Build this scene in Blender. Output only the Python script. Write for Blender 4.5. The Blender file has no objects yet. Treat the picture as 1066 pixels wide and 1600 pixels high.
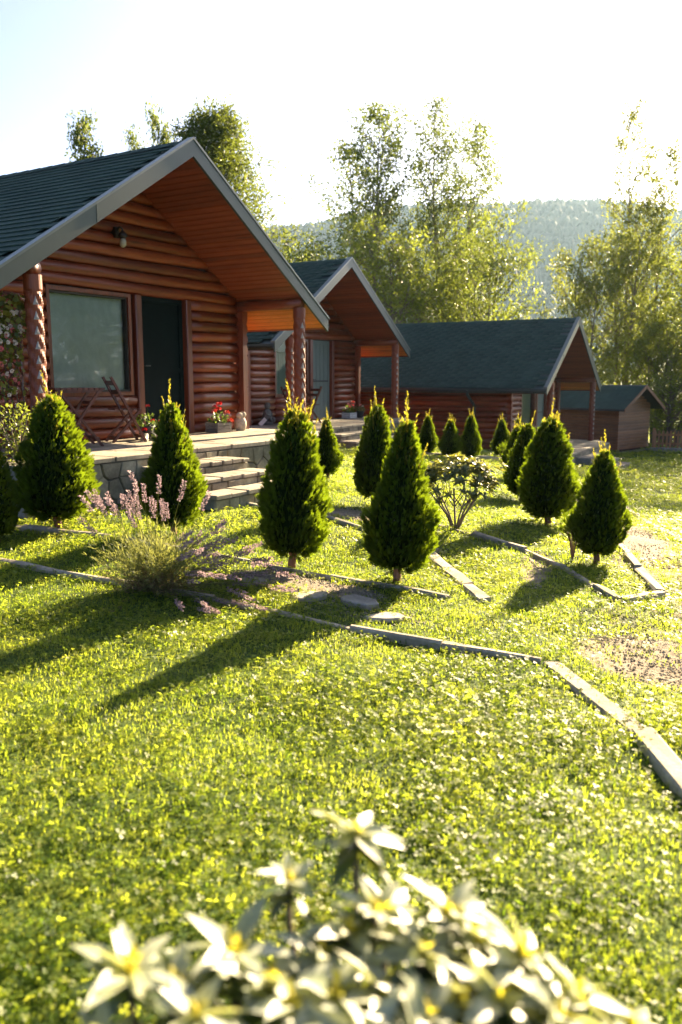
import bpy, math, random
import numpy as np
from mathutils import Vector, Matrix

R = math.radians
rng = np.random.default_rng(7)
random.seed(7)
scene = bpy.context.scene
COL = scene.collection

# ------------------------------------------------------------------ camera, sky, sun, exposure
cam_d = bpy.data.cameras.new('camera')
cam = bpy.data.objects.new('camera', cam_d)
COL.objects.link(cam)
scene.camera = cam
cam.location = (0, 0, 1.6)
cam.rotation_euler = (R(90 - 9.115), 0, 0)
cam_d.sensor_fit = 'VERTICAL'
cam_d.sensor_height = 36.0
cam_d.sensor_width = 24.0
cam_d.lens = 1310.2 / 1600 * 36
cam_d.clip_start = 0.05
cam_d.clip_end = 6000
cam_d.dof.use_dof = True
cam_d.dof.focus_distance = 8.0
cam_d.dof.aperture_fstop = 2.0

SUN_AZ, SUN_EL = 32.0, 21.8        # azimuth to the right of the view axis (+Y), elevation
world = bpy.data.worlds.new('World')
scene.world = world
world.use_nodes = True
wn = world.node_tree.nodes
wl = world.node_tree.links
sky = wn.new('ShaderNodeTexSky')
sky.sky_type = 'NISHITA'
sky.sun_disc = False
sky.sun_elevation = R(SUN_EL)
sky.sun_rotation = R(SUN_AZ)
sky.altitude = 500
sky.air_density = 0.25
sky.dust_density = 1.3
sky.ozone_density = 0.0
wl.new(sky.outputs[0], wn['Background'].inputs[0])
wn['Background'].inputs[1].default_value = 0.072

sun_d = bpy.data.lights.new('sun', 'SUN')
sun_d.energy = 5.0
sun_d.angle = R(0.55)
sun_d.color = (1.0, 0.79, 0.49)
sun = bpy.data.objects.new('sun', sun_d)
COL.objects.link(sun)
sd = Vector((math.sin(R(SUN_AZ)) * math.cos(R(SUN_EL)), math.cos(R(SUN_AZ)) * math.cos(R(SUN_EL)), math.sin(R(SUN_EL))))
sun.rotation_euler = sd.to_track_quat('Z', 'Y').to_euler()
sun.location = (20, 30, 30)

scene.view_settings.view_transform = 'Standard'
scene.view_settings.look = 'None'
scene.view_settings.gamma = 1.0
scene.view_settings.use_curve_mapping = False
scene.view_settings.exposure = 2.85
scene.render.engine = 'CYCLES'
cy = scene.cycles
cy.use_denoising = True
cy.max_bounces = 8
cy.diffuse_bounces = 4
cy.glossy_bounces = 3
cy.transmission_bounces = 5
cy.transparent_max_bounces = 8
cy.volume_bounces = 0
cy.sample_clamp_indirect = 6.0
cy.caustics_reflective = False
cy.caustics_refractive = False

# ------------------------------------------------------------------ material helpers
MATS = {}


class NT:
    def __init__(s, name):
        s.m = bpy.data.materials.new(name)
        s.m.use_nodes = True
        s.t = s.m.node_tree
        s.t.nodes.clear()
        s.out = s.t.nodes.new('ShaderNodeOutputMaterial')

    def n(s, typ, **kw):
        nd = s.t.nodes.new('ShaderNode' + typ)
        for k, v in kw.items():
            setattr(nd, k, v)
        return nd

    def link(s, a, b):
        s.t.links.new(a, b)

    def val(s, sock, v):
        if isinstance(v, bpy.types.NodeSocket):
            s.link(v, sock)
        else:
            sock.default_value = v

    def coords(s, kind='Object', scale=(1, 1, 1)):
        tc = s.n('TexCoord')
        mp = s.n('Mapping')
        s.link(tc.outputs[kind], mp.inputs['Vector'])
        mp.inputs['Scale'].default_value = scale
        return mp.outputs[0]

    def pos(s, scale=(1, 1, 1)):
        g = s.n('NewGeometry')
        mp = s.n('Mapping')
        s.link(g.outputs['Position'], mp.inputs['Vector'])
        mp.inputs['Scale'].default_value = scale
        return mp.outputs[0]

    def noise(s, vec, scale, detail=3, rough=.55):
        t = s.n('TexNoise')
        s.link(vec, t.inputs['Vector'])
        t.inputs['Scale'].default_value = scale
        t.inputs['Detail'].default_value = detail
        t.inputs['Roughness'].default_value = rough
        return t.outputs['Fac']

    def ramp(s, fac, stops):
        r = s.n('ValToRGB')
        s.link(fac, r.inputs[0])
        e = r.color_ramp.elements
        while len(e) < len(stops):
            e.new(0.5)
        for i, (p, c) in enumerate(stops):
            e[i].position = p
            e[i].color = (*c, 1) if len(c) == 3 else c
        return r.outputs[0]

    def mix(s, fac, a, b, blend='MIX'):
        m = s.n('MixRGB', blend_type=blend)
        s.val(m.inputs[0], fac)
        for i, v in ((1, a), (2, b)):
            if isinstance(v, tuple):
                m.inputs[i].default_value = (*v, 1) if len(v) == 3 else v
            else:
                s.link(v, m.inputs[i])
        return m.outputs[0]

    def math(s, op, a, b=0.0):
        m = s.n('Math', operation=op)
        s.val(m.inputs[0], a)
        s.val(m.inputs[1], b)
        return m.outputs[0]

    def bump(s, h, strength=.4, dist=.01):
        b = s.n('Bump')
        b.inputs['Strength'].default_value = strength
        b.inputs['Distance'].default_value = dist
        s.link(h, b.inputs['Height'])
        return b.outputs[0]

    def attr(s, name):
        a = s.n('Attribute')
        a.attribute_name = name
        return a.outputs['Fac']

    def rand(s):
        return s.n('ObjectInfo').outputs['Random']

    def bsdf(s, color, rough=.6, normal=None, coat=0, spec=.5, metal=0, sheen=0):
        p = s.n('BsdfPrincipled')
        if isinstance(color, tuple):
            p.inputs['Base Color'].default_value = (*color, 1)
        else:
            s.link(color, p.inputs['Base Color'])
        s.val(p.inputs['Roughness'], rough)
        p.inputs['Coat Weight'].default_value = coat
        p.inputs['Coat Roughness'].default_value = .18 if coat < .9 else .42
        p.inputs['Specular IOR Level'].default_value = spec
        p.inputs['Metallic'].default_value = metal
        p.inputs['Sheen Weight'].default_value = sheen
        if normal is not None:
            s.link(normal, p.inputs['Normal'])
        return p.outputs[0]

    def done(s, shader, key):
        s.link(shader, s.out.inputs['Surface'])
        MATS[key] = s.m
        return s.m


def leaf_mat(key, dark, light, trans, rough=.45, spec=.35, transw=.45, attr='tint', coat=0):
    """foliage: diffuse/gloss mixed with translucency, pigment from the per-leaf tint attribute"""
    m = NT(key)
    f = m.attr(attr)
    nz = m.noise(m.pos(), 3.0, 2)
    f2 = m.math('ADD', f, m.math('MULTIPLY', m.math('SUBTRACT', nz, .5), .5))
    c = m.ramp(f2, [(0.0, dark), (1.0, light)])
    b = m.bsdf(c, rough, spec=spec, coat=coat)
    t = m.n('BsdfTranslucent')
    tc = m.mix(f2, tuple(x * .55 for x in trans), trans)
    m.link(tc, t.inputs[0])
    mx = m.n('MixShader')
    mx.inputs[0].default_value = transw
    m.link(b, mx.inputs[1])
    m.link(t.outputs[0], mx.inputs[2])
    return m.done(mx.outputs[0], key)


def wood_mat(key, dark, mid, light, axis='Y', rough=.32, coat=.35, grain=1.0, tint=.35):
    m = NT(key)
    sc = {'X': (.6, 7, 7), 'Y': (7, .6, 7), 'Z': (7, 7, .6)}[axis]
    oi = m.rand()
    tc = m.n('TexCoord')
    ad = m.n('VectorMath', operation='ADD')
    m.link(tc.outputs['Object'], ad.inputs[0])
    cx = m.n('CombineXYZ')
    m.link(m.math('MULTIPLY', oi, 37.0), cx.inputs[0])
    m.link(m.math('MULTIPLY', oi, 91.0), cx.inputs[1])
    m.link(m.math('MULTIPLY', oi, 53.0), cx.inputs[2])
    m.link(cx.outputs[0], ad.inputs[1])
    mp = m.n('Mapping')
    m.link(ad.outputs[0], mp.inputs[0])
    mp.inputs['Scale'].default_value = sc
    n1 = m.noise(mp.outputs[0], 3.0 * grain, 5, .65)
    n2 = m.noise(mp.outputs[0], .7, 2)
    n3 = m.noise(mp.outputs[0], 14 * grain, 3, .7)
    f = m.math('ADD', m.math('MULTIPLY', n1, .6), m.math('MULTIPLY', n2, .4))
    c = m.ramp(f, [(.28, dark), (.5, mid), (.72, light)])
    vo = m.n('TexVoronoi')
    m.link(mp.outputs[0], vo.inputs['Vector'])
    vo.inputs['Scale'].default_value = .75
    kn = m.ramp(vo.outputs['Distance'], [(.05, (.25, .2, .2)), (.13, (1, 1, 1))])
    c = m.mix(1.0, c, kn, 'MULTIPLY')
    c = m.mix(.55, c, m.ramp(n3, [(.34, (.35, .3, .3)), (.46, (1, 1, 1))]), 'MULTIPLY')
    v = m.n('HueSaturation')
    m.link(c, v.inputs['Color'])
    m.link(m.math('ADD', m.math('MULTIPLY', oi, tint * 2), 1 - tint), v.inputs['Value'])
    rr = m.math('ADD', m.math('MULTIPLY', n3, .25), rough - .1)
    nb = m.bump(m.math('ADD', m.math('MULTIPLY', n1, .6), m.math('MULTIPLY', n3, .5)), .35, .006)
    return m.done(m.bsdf(v.outputs[0], rr, nb, coat=coat), key)


def stone_mat(key, c0, c1, c2, scale=5, rough=.85, bump=.5, tint=.35):
    m = NT(key)
    oi = m.rand()
    v = m.pos()
    n1 = m.noise(v, scale, 5, .6)
    n2 = m.noise(v, scale * 7, 4, .7)
    n4 = m.noise(v, scale * 30, 2, .7)
    c = m.ramp(n1, [(.3, c0), (.5, c1), (.7, c2)])
    c = m.mix(.35, c, m.ramp(n2, [(.3, (.12, .11, .09)), (.7, (.6, .57, .5))]), 'OVERLAY')
    h = m.n('HueSaturation')
    m.link(c, h.inputs['Color'])
    m.link(m.math('ADD', m.math('MULTIPLY', oi, tint * 2), 1 - tint), h.inputs['Value'])
    m.link(m.math('ADD', m.math('MULTIPLY', m.math('FRACT', m.math('MULTIPLY', oi, 17.3)), .03), .485), h.inputs['Hue'])
    nb = m.bump(m.math('ADD', n2, m.math('MULTIPLY', n4, .4)), bump, .008)
    return m.done(m.bsdf(h.outputs[0], rough, nb, spec=.3), key)


def plain(key, color, rough=.5, noise=.15, scale=20, metal=0, coat=0, bump=.1, spec=.5):
    m = NT(key)
    n1 = m.noise(m.coords(), scale, 4)
    a = tuple(max(0, x * (1 - noise)) for x in color)
    b = tuple(min(1, x * (1 + noise)) for x in color)
    c = m.ramp(n1, [(.3, a), (.7, b)])
    rr = m.math('ADD', m.math('MULTIPLY', n1, .2), rough - .1)
    return m.done(m.bsdf(c, rr, m.bump(n1, bump, .004), coat=coat, metal=metal, spec=spec), key)


# --- wood
wood_mat('log', (.055, .008, .003), (.19, .033, .008), (.32, .075, .018), 'Y', .42, .15, 1.3)
wood_mat('log_u', (.055, .008, .003), (.19, .033, .008), (.32, .075, .018), 'X', .42, .15, 1.3)
wood_mat('post', (.08, .014, .005), (.20, .038, .011), (.29, .068, .02), 'Z', .55, .08, tint=.1)
wood_mat('soffit', (.11, .018, .005), (.22, .044, .011), (.31, .074, .019), 'X', .42, .15, tint=.22)
wood_mat('eave_pine_lit', (.42, .13, .022), (.62, .23, .045), (.74, .33, .075), 'X', .4, .2, tint=.12)  # lighter orange varnish, with bounced light under the eave put into its colour
wood_mat('gable_pine', (.26, .085, .025), (.42, .15, .045), (.52, .21, .07), 'X', .45, .1, tint=.12)
wood_mat('frame_wood', (.06, .012, .005), (.16, .034, .011), (.24, .058, .018), 'Z', .38, .2, tint=.1)
wood_mat('shed_wood', (.10, .033, .013), (.21, .080, .030), (.30, .125, .05), 'X', .6, .0, tint=.22)
wood_mat('shed_wood_v', (.10, .033, .013), (.21, .080, .030), (.30, .125, .05), 'Y', .6, .0, tint=.22)
wood_mat('fence_wood', (.20, .085, .035), (.34, .15, .065), (.44, .22, .10), 'Z', .7, 0, tint=.25)
wood_mat('chair_wood', (.05, .012, .006), (.12, .03, .012), (.20, .055, .022), 'Z', .4, .1, tint=.1)
wood_mat('grey_crate', (.10, .065, .042), (.19, .165, .135), (.27, .24, .20), 'Y', .8, 0, tint=.2)
wood_mat('white_crate', (.45, .43, .40), (.6, .58, .54), (.7, .68, .64), 'Y', .8, 0, tint=.15)
wood_mat('bark', (.06, .045, .032), (.13, .10, .072), (.22, .17, .125), 'Z', .9, 0, tint=.2)
wood_mat('thuja_bark', (.10, .055, .032), (.20, .09, .05), (.30, .18, .11), 'Z', .9, 0, tint=.2)
plain('chink', (.05, .02, .012), .8)
plain('lit_notch', (.34, .30, .28), .6, .12, 30)  # pale tone stands for light catching the carved facets
plain('rake_metal', (.030, .050, .043), .5, .12, 6, metal=0, coat=.15, bump=.03)
plain('rake_lip', (.10, .125, .115), .35, .1, 8, coat=.2, bump=.03)
plain('dark_metal', (.03, .035, .035), .45)
plain('iron', (.02, .02, .02), .5)
plain('door_dark', (.005, .011, .011), .6, .2, 4, spec=.05)
plain('door_grey', (.13, .17, .16), .55, .08, 4)
plain('rubber_seal', (.025, .02, .015), .6)
plain('white_paint', (.7, .68, .64), .6)
plain('box_cream', (.55, .52, .44), .6, .08)
plain('lamp_glass', (.45, .42, .33), .2)
plain('terracotta', (.10, .055, .035), .8)
plain('pot_dark', (.03, .03, .028), .6)
plain('statue_stone', (.13, .14, .13), .8, .3, 30, bump=.4)
plain('beige_stone', (.42, .36, .27), .85, .25, 25, bump=.5)
plain('shoe_cream', (.55, .48, .33), .7, .2, 30)
plain('shoe_dark', (.06, .065, .06), .7, .2, 30)
plain('petal_red', (.75, .035, .03), .5, .25, 40)
plain('petal_coral', (.85, .16, .09), .5, .25, 40)
plain('petal_pink', (.80, .22, .20), .5, .25, 40)
plain('petal_white', (.85, .70, .60), .5, .15, 40)
plain('bud_yellow', (.62, .50, .04), .5, .2, 40)
plain('curtain_cloth', (.40, .44, .36), .9, .1, 30)
stone_mat('facing', (.15, .13, .095), (.25, .22, .165), (.36, .32, .245), 4, .85, .5, .3)
stone_mat('paving', (.20, .17, .13), (.30, .26, .205), (.40, .35, .28), 3, .8, .4, .15)
stone_mat('concrete', (.24, .205, .15), (.36, .315, .24), (.46, .41, .32), 5, .9, .4, .15)
stone_mat('mortar', (.16, .145, .12), (.22, .20, .17), (.27, .25, .21), 6, .95, .4, 0)
stone_mat('rubble', (.15, .14, .12), (.24, .22, .19), (.33, .31, .27), 4, .9, .6, .3)
stone_mat('flagstone', (.26, .23, .18), (.36, .32, .26), (.45, .41, .34), 4, .85, .4, .2)

# --- shingles: granulated bitumen
m = NT('shingle')
oi = m.rand()
v = m.pos()
n1 = m.noise(v, 130, 2, .7)
n2 = m.noise(v, 1.6, 5, .65)
att = m.attr('tint')
base = m.ramp(m.math('ADD', m.math('MULTIPLY', n1, .55), m.math('MULTIPLY', n2, .45)), [(.3, (.015, .036, .028)), (.55, (.036, .070, .054)), (.8, (.072, .115, .090))])
hs = m.n('HueSaturation')
m.link(base, hs.inputs['Color'])
m.link(m.math('ADD', m.math('MULTIPLY', m.math('FRACT', m.math('ADD', oi, att)), .22), .9), hs.inputs['Value'])
m.done(m.bsdf(hs.outputs[0], .85, m.bump(n1, .5, .004), spec=.3), 'shingle')

# --- window glass (thin pane): mirror-like reflection over see-through
m = NT('glass')
fr = m.n('Fresnel')
fr.inputs[0].default_value = 1.5
tr = m.n('BsdfTransparent')
tr.inputs[0].default_value = (.86, .92, .88, 1)
gl = m.n('BsdfGlossy')
gl.inputs['Roughness'].default_value = .03
wv = m.noise(m.coords(), 2.5, 2)
m.link(m.bump(wv, .05, .02), gl.inputs['Normal'])
mx = m.n('MixShader')
m.link(m.math('ADD', m.math('MULTIPLY', fr.outputs[0], 1.2), .03), mx.inputs[0])
m.link(tr.outputs[0], mx.inputs[1])
m.link(gl.outputs[0], mx.inputs[2])
m.done(mx.outputs[0], 'glass')

# --- roller blind, mottled pale green
m = NT('blind')
v = m.coords('Object')
n1 = m.noise(v, 2.2, 5, .7)
n2 = m.noise(v, 9, 4, .75)
n3 = m.noise(m.coords('Object', (60, 60, 400)), 1, 2)
f = m.math('ADD', m.math('MULTIPLY', n1, .45), m.math('MULTIPLY', n2, .45))
c = m.ramp(f, [(.3, (.56, .58, .47)), (.46, (.66, .675, .57)), (.62, (.78, .78, .68))])
m.done(m.bsdf(c, .8, m.bump(n3, .1, .002)), 'blind')

# --- ground
m = NT('ground')
v = m.pos()
bare = m.attr('bare')
n1 = m.noise(v, 1.1, 4)
n2 = m.noise(v, 14, 4, .7)
n3 = m.noise(v, 60, 3, .7)
gr = m.ramp(m.math('ADD', m.math('MULTIPLY', n1, .4), m.math('MULTIPLY', n2, .6)), [(.3, (.030, .050, .010)), (.55, (.060, .095, .016)), (.75, (.11, .13, .028))])
so = m.ramp(m.math('ADD', m.math('MULTIPLY', n2, .5), m.math('MULTIPLY', n3, .5)), [(.3, (.12, .092, .066)), (.5, (.23, .185, .135)), (.7, (.38, .32, .25))])
fb = m.ramp(m.math('ADD', bare, m.math('MULTIPLY', m.math('SUBTRACT', n2, .5), .9)), [(.35, (0, 0, 0)), (.6, (1, 1, 1))])
c = m.mix(fb, gr, so)
nb = m.bump(m.math('ADD', n2, m.math('MULTIPLY', n3, .6)), .7, .03)
m.done(m.bsdf(c, .95, nb, spec=.15), 'ground')

# --- grass (instanced clumps)
m = NT('grass')
oi = m.rand()
v = m.pos()
n1 = m.noise(v, .8, 3)
n2 = m.noise(v, 5, 2)
att = m.attr('tint')
f = m.math('ADD', m.math('ADD', m.math('MULTIPLY', n1, .55), m.math('MULTIPLY', n2, .30)), m.math('ADD', m.math('MULTIPLY', att, .24), m.math('MULTIPLY', m.math('SUBTRACT', oi, .65), .4)))
c = m.ramp(f, [(.2, (.028, .065, .008)), (.45, (.085, .140, .016)), (.7, (.19, .22, .032)), (.95, (.38, .34, .11))])
b = m.bsdf(c, .48, spec=.42)
t = m.n('BsdfTranslucent')
m.link(m.ramp(f, [(.2, (.17, .28, .015)), (.5, (.44, .53, .035)), (.75, (.58, .63, .06)), (.95, (.64, .64, .14))]), t.inputs[0])
mx = m.n('MixShader')
mx.inputs[0].default_value = .6
m.link(b, mx.inputs[1])
m.link(t.outputs[0], mx.inputs[2])
m.done(mx.outputs[0], 'grass')

# --- foliage
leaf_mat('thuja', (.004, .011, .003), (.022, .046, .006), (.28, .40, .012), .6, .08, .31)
leaf_mat('thuja_tip', (.07, .09, .012), (.20, .17, .02), (.52, .46, .04), .5, .25, .5)
leaf_mat('tree_leaf', (.026, .054, .012), (.10, .135, .022), (.29, .36, .05), .5, .3, .42)
leaf_mat('tree_leaf_olive', (.045, .075, .014), (.15, .16, .028), (.38, .43, .06), .5, .3, .45)
leaf_mat('bush_leaf', (.032, .068, .012), (.13, .16, .025), (.39, .46, .055), .5, .3, .5)
leaf_mat('tree_leaf_dark', (.018, .042, .010), (.075, .105, .018), (.32, .39, .045), .45, .35, .48)
leaf_mat('conifer_leaf', (.018, .042, .012), (.070, .105, .018), (.28, .34, .04), .5, .3, .4)
leaf_mat('rhodo_leaf', (.014, .040, .014), (.085, .13, .035), (.34, .38, .04), .48, .9, .26)
leaf_mat('tip_leaf', (.24, .26, .03), (.50, .46, .05), (.80, .74, .06), .5, .4, .55)
leaf_mat('rhodo_mid', (.030, .060, .016), (.24, .24, .08), (.52, .52, .07), .5, .9, .3)
leaf_mat('rhodo_glare', (.13, .18, .08), (.48, .50, .33), (.62, .64, .20), .56, 1.0, .30, coat=1.0)  # glare off glossy green leaves, put into a pale base colour
leaf_mat('lavender_leaf', (.060, .085, .030), (.18, .20, .07), (.40, .42, .10), .6, .2, .45)
leaf_mat('lavender_dry', (.10, .07, .04), (.22, .16, .09), (.34, .26, .12), .7, .2, .35)
leaf_mat('climber_leaf', (.030, .070, .014), (.26, .24, .035), (.45, .42, .05), .4, .4, .4)
leaf_mat('pot_leaf', (.015, .05, .012), (.07, .13, .025), (.22, .32, .04), .4, .4, .35)
leaf_mat('hill_leaf', (.016, .030, .012), (.030, .046, .018), (.03, .045, .015), .8, .1, .2)
leaf_mat('petal_lavender', (.22, .15, .17), (.48, .36, .39), (.50, .36, .38), .7, .2, .35)
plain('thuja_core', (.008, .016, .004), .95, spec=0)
plain('hill_ground', (.035, .05, .02), .95, .4, .05)


# ------------------------------------------------------------------ mesh helpers
def np_mesh(name, V, F, mat=None, smooth=False, attrs=None, mats=None, midx=None):
    """mesh from a vertex array and a list of equally sized face arrays"""
    me = bpy.data.meshes.new(name)
    V = np.asarray(V, np.float32)
    Fs = [np.asarray(f, np.int32) for f in (F if isinstance(F, (list, tuple)) else [F]) if len(f)]
    nl = sum(f.size for f in Fs)
    npoly = sum(len(f) for f in Fs)
    me.vertices.add(len(V))
    me.vertices.foreach_set('co', V.ravel())
    me.loops.add(nl)
    me.polygons.add(npoly)
    li = np.concatenate([f.ravel() for f in Fs])
    tot = np.concatenate([np.full(len(f), f.shape[1], np.int32) for f in Fs])
    st = np.concatenate([[0], np.cumsum(tot)[:-1]]).astype(np.int32)
    me.loops.foreach_set('vertex_index', li)
    me.polygons.foreach_set('loop_start', st)
    try:
        me.polygons.foreach_set('loop_total', tot)
    except Exception:
        pass
    if smooth:
        me.polygons.foreach_set('use_smooth', np.ones(npoly, bool))
    for k, a in (attrs or {}).items():
        at = me.attributes.new(k, 'FLOAT', 'POINT')
        at.data.foreach_set('value', np.asarray(a, np.float32))
    if mats:
        for q in mats:
            me.materials.append(MATS[q])
        me.polygons.foreach_set('material_index', np.asarray(midx, np.int32))
    elif mat:
        me.materials.append(MATS[mat])
    me.update(calc_edges=True)
    me.validate()
    return me


class MB:
    def __init__(s):
        s.v = []
        s.f = []
        s.t = []

    def add(s, V, F, tint=.5):
        o = len(s.v)
        s.v += [tuple(map(float, p)) for p in V]
        s.f += [tuple(i + o for i in f) for f in F]
        s.t += [tint] * len(V)
        return s

    def box(s, x0, x1, y0, y1, z0, z1, b=0.0, jit=0.0):
        if b > 0:
            V, F = bevel_box(x0, x1, y0, y1, z0, z1, b)
        else:
            V = [(x0, y0, z0), (x1, y0, z0), (x1, y1, z0), (x0, y1, z0), (x0, y0, z1), (x1, y0, z1), (x1, y1, z1), (x0, y1, z1)]
            F = [(0, 3, 2, 1), (4, 5, 6, 7), (0, 1, 5, 4), (1, 2, 6, 5), (2, 3, 7, 6), (3, 0, 4, 7)]
        if jit:
            V = [tuple(c + random.uniform(-jit, jit) for c in p) for p in V]
        return s.add(V, F)

    def tube(s, pts, rad, n=8, cap=True, tint=.5):
        pts = [Vector(p) for p in pts]
        if not isinstance(rad, (list, tuple)):
            rad = [rad] * len(pts)
        V = []
        F = []
        up = Vector((0, 0, 1))
        prev = None
        for i, p in enumerate(pts):
            d = (pts[min(i + 1, len(pts) - 1)] - pts[max(i - 1, 0)]).normalized()
            a = prev if prev is not None else (up if abs(d.z) < .9 else Vector((1, 0, 0)))
            a = (a - d * a.dot(d)).normalized()
            prev = a
            b = d.cross(a)
            for k in range(n):
                th = 2 * math.pi * k / n
                V.append(p + (a * math.cos(th) + b * math.sin(th)) * rad[i])
        for i in range(len(pts) - 1):
            for k in range(n):
                k2 = (k + 1) % n
                F.append((i * n + k, i * n + k2, (i + 1) * n + k2, (i + 1) * n + k))
        if cap:
            F.append(tuple(range(n - 1, -1, -1)))
            F.append(tuple((len(pts) - 1) * n + k for k in range(n)))
        return s.add(V, F, tint)

    def bar(s, a, b, w, t, up=(0, 0, 1)):
        """square bar of width w, thickness t from a to b"""
        a = Vector(a)
        b = Vector(b)
        d = (b - a).normalized()
        u = Vector(up)
        if abs(d.dot(u)) > .98:
            u = Vector((1, 0, 0))
        sd_ = d.cross(u).normalized()
        uu = sd_.cross(d)
        V = []
        for p in (a, b):
            for (i, j) in ((-1, -1), (1, -1), (1, 1), (-1, 1)):
                V.append(p + sd_ * i * w / 2 + uu * j * t / 2)
        F = [(0, 1, 2, 3), (7, 6, 5, 4), (0, 4, 5, 1), (1, 5, 6, 2), (2, 6, 7, 3), (3, 7, 4, 0)]
        return s.add(V, F)

    def lathe(s, prof, n=14, centre=(0, 0, 0), tint=.5, sx=1, sy=1):
        V = []
        F = []
        for (r, z) in prof:
            for k in range(n):
                th = 2 * math.pi * k / n
                V.append((centre[0] + r * sx * math.cos(th), centre[1] + r * sy * math.sin(th), centre[2] + z))
        for i in range(len(prof) - 1):
            for k in range(n):
                k2 = (k + 1) % n
                F.append((i * n + k, i * n + k2, (i + 1) * n + k2, (i + 1) * n + k))
        F.append(tuple(range(n - 1, -1, -1)))
        F.append(tuple((len(prof) - 1) * n + k for k in range(n)))
        return s.add(V, F, tint)

    def mesh(s, name, mat, smooth=False):
        me = bpy.data.meshes.new(name)
        me.from_pydata(s.v, [], s.f)
        at = me.attributes.new('tint', 'FLOAT', 'POINT')
        at.data.foreach_set('value', np.asarray(s.t, np.float32))
        me.materials.append(MATS[mat])
        if smooth:
            me.polygons.foreach_set('use_smooth', np.ones(len(me.polygons), bool))
        me.update()
        return me

    def build(s, name, mat, parent=None, smooth=False, loc=None, rot=None):
        return link(name, s.mesh(name, mat, smooth), parent, loc, rot)


def bevel_box(x0, x1, y0, y1, z0, z1, b):
    """box with a chamfer on the four top edges and the four upright ones (cheap stone)"""
    def ring(i, z):
        return [(x0 + i + b, y0 + i, z), (x1 - i - b, y0 + i, z), (x1 - i, y0 + i + b, z), (x1 - i, y1 - i - b, z),
                (x1 - i - b, y1 - i, z), (x0 + i + b, y1 - i, z), (x0 + i, y1 - i - b, z), (x0 + i, y0 + i + b, z)]
    V = ring(0, z0) + ring(0, z1 - b) + ring(b * .8, z1)
    F = [tuple(range(7, -1, -1)), tuple(range(16, 24))]
    for r in (0, 8):
        for k in range(8):
            k2 = (k + 1) % 8
            F.append((r + k, r + k2, r + 8 + k2, r + 8 + k))
    return V, F


def link(name, me, parent=None, loc=None, rot=None, scale=None):
    o = bpy.data.objects.new(name, me)
    COL.objects.link(o)
    if parent is not None:
        o.parent = parent
    if loc is not None:
        o.location = loc
    if rot is not None:
        o.rotation_euler = rot
    if scale is not None:
        o.scale = scale if isinstance(scale, tuple) else (scale,) * 3
    return o


def thing(name, label, cat, loc=(0, 0, 0), rz=0.0, group=None):
    o = bpy.data.objects.new(name, None)
    COL.objects.link(o)
    o.empty_display_size = .2
    o.location = loc
    o.rotation_euler = (0, 0, rz)
    return tag(o, label, cat, group)


def tag(o, label, cat, group=None, kind=None):
    o['label'] = label
    o['category'] = cat
    if group:
        o['group'] = group
    if kind:
        o['kind'] = kind
    return o


def struct(o, kind='structure'):
    o['kind'] = kind
    return o


def norm(a):
    return a / np.maximum(np.linalg.norm(a, axis=-1, keepdims=True), 1e-9)


def leaf_cards(P, D, N, L, W, bend=.12):
    """one four-cornered leaf per row: base, side, tip, side, folded a little along the midrib"""
    D = norm(D)
    S = norm(np.cross(D, N))
    N = np.cross(S, D)
    L = np.broadcast_to(np.asarray(L, float), (len(P),))[:, None]
    W = np.broadcast_to(np.asarray(W, float), (len(P),))[:, None]
    a = P
    b = P + D * L * .45 + S * W * .5 + N * L * bend
    c = P + D * L
    d = P + D * L * .45 - S * W * .5 + N * L * bend
    V = np.stack([a, b, c, d], 1).reshape(-1, 3)
    F = np.arange(len(P) * 4).reshape(-1, 4)
    return V, F


def rand_dirs(n, g=rng):
    return norm(g.normal(size=(n, 3)))


# ------------------------------------------------------------------ terrain
CP = np.array([(0,2,0),(-3,3,.04),(3,3,-.04),(-3,6.5,.1),(0,7,.02),(3,7,-.13),(-4.5,9.0,.26),(-1,11,.27),(-2.5,10,.27),(-8,10,.35),(-9,16,.5),(-3,16,.3),
(0.8,18.5,.08),(2.5,20,-.02),(-5,24,.15),(3.5,12,-.35),(6,10,-.5),(6,16,-.7),(7.8,25,-1.0),(10,28,-1.12),(14,31,-1.2),(20,35,-1.3),(12,12,-.95),(2,30,-.6),(5,31,-1.0),(-6,34,-.1),
(20,15,-1.3),(-15,5,.35),(15,3,-.7),(-15,25,.4),(25,28,-1.5),(0,-4,0),(10,-4,-.3),(-10,-4,.2),(4,24,-.72),(20,48,-1.6),(0,48,-1.0),(-20,48,0)], float)


def _U(r2):
    return np.where(r2 > 1e-9, .5 * r2 * np.log(np.maximum(r2, 1e-9)), 0)


_n = len(CP)
_K = _U(((CP[:, None, :2] - CP[None, :, :2]) ** 2).sum(-1)) + np.eye(_n) * 4.0
_P = np.c_[np.ones(_n), CP[:, :2]]
_W = np.linalg.solve(np.block([[_K, _P], [_P.T, np.zeros((3, 3))]]), np.r_[CP[:, 2], 0, 0, 0])


def gz(x, y):
    xc = np.clip(np.asarray(x, float), -15, 25)
    yc = np.clip(np.asarray(y, float), -4, 48)
    r2 = (xc[..., None] - CP[:, 0]) ** 2 + (yc[..., None] - CP[:, 1]) ** 2
    return _U(r2) @ _W[:_n] + _W[_n] + _W[_n + 1] * xc + _W[_n + 2] * yc


def gzf(x, y):
    return float(gz(np.array(x), np.array(y)))


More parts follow.
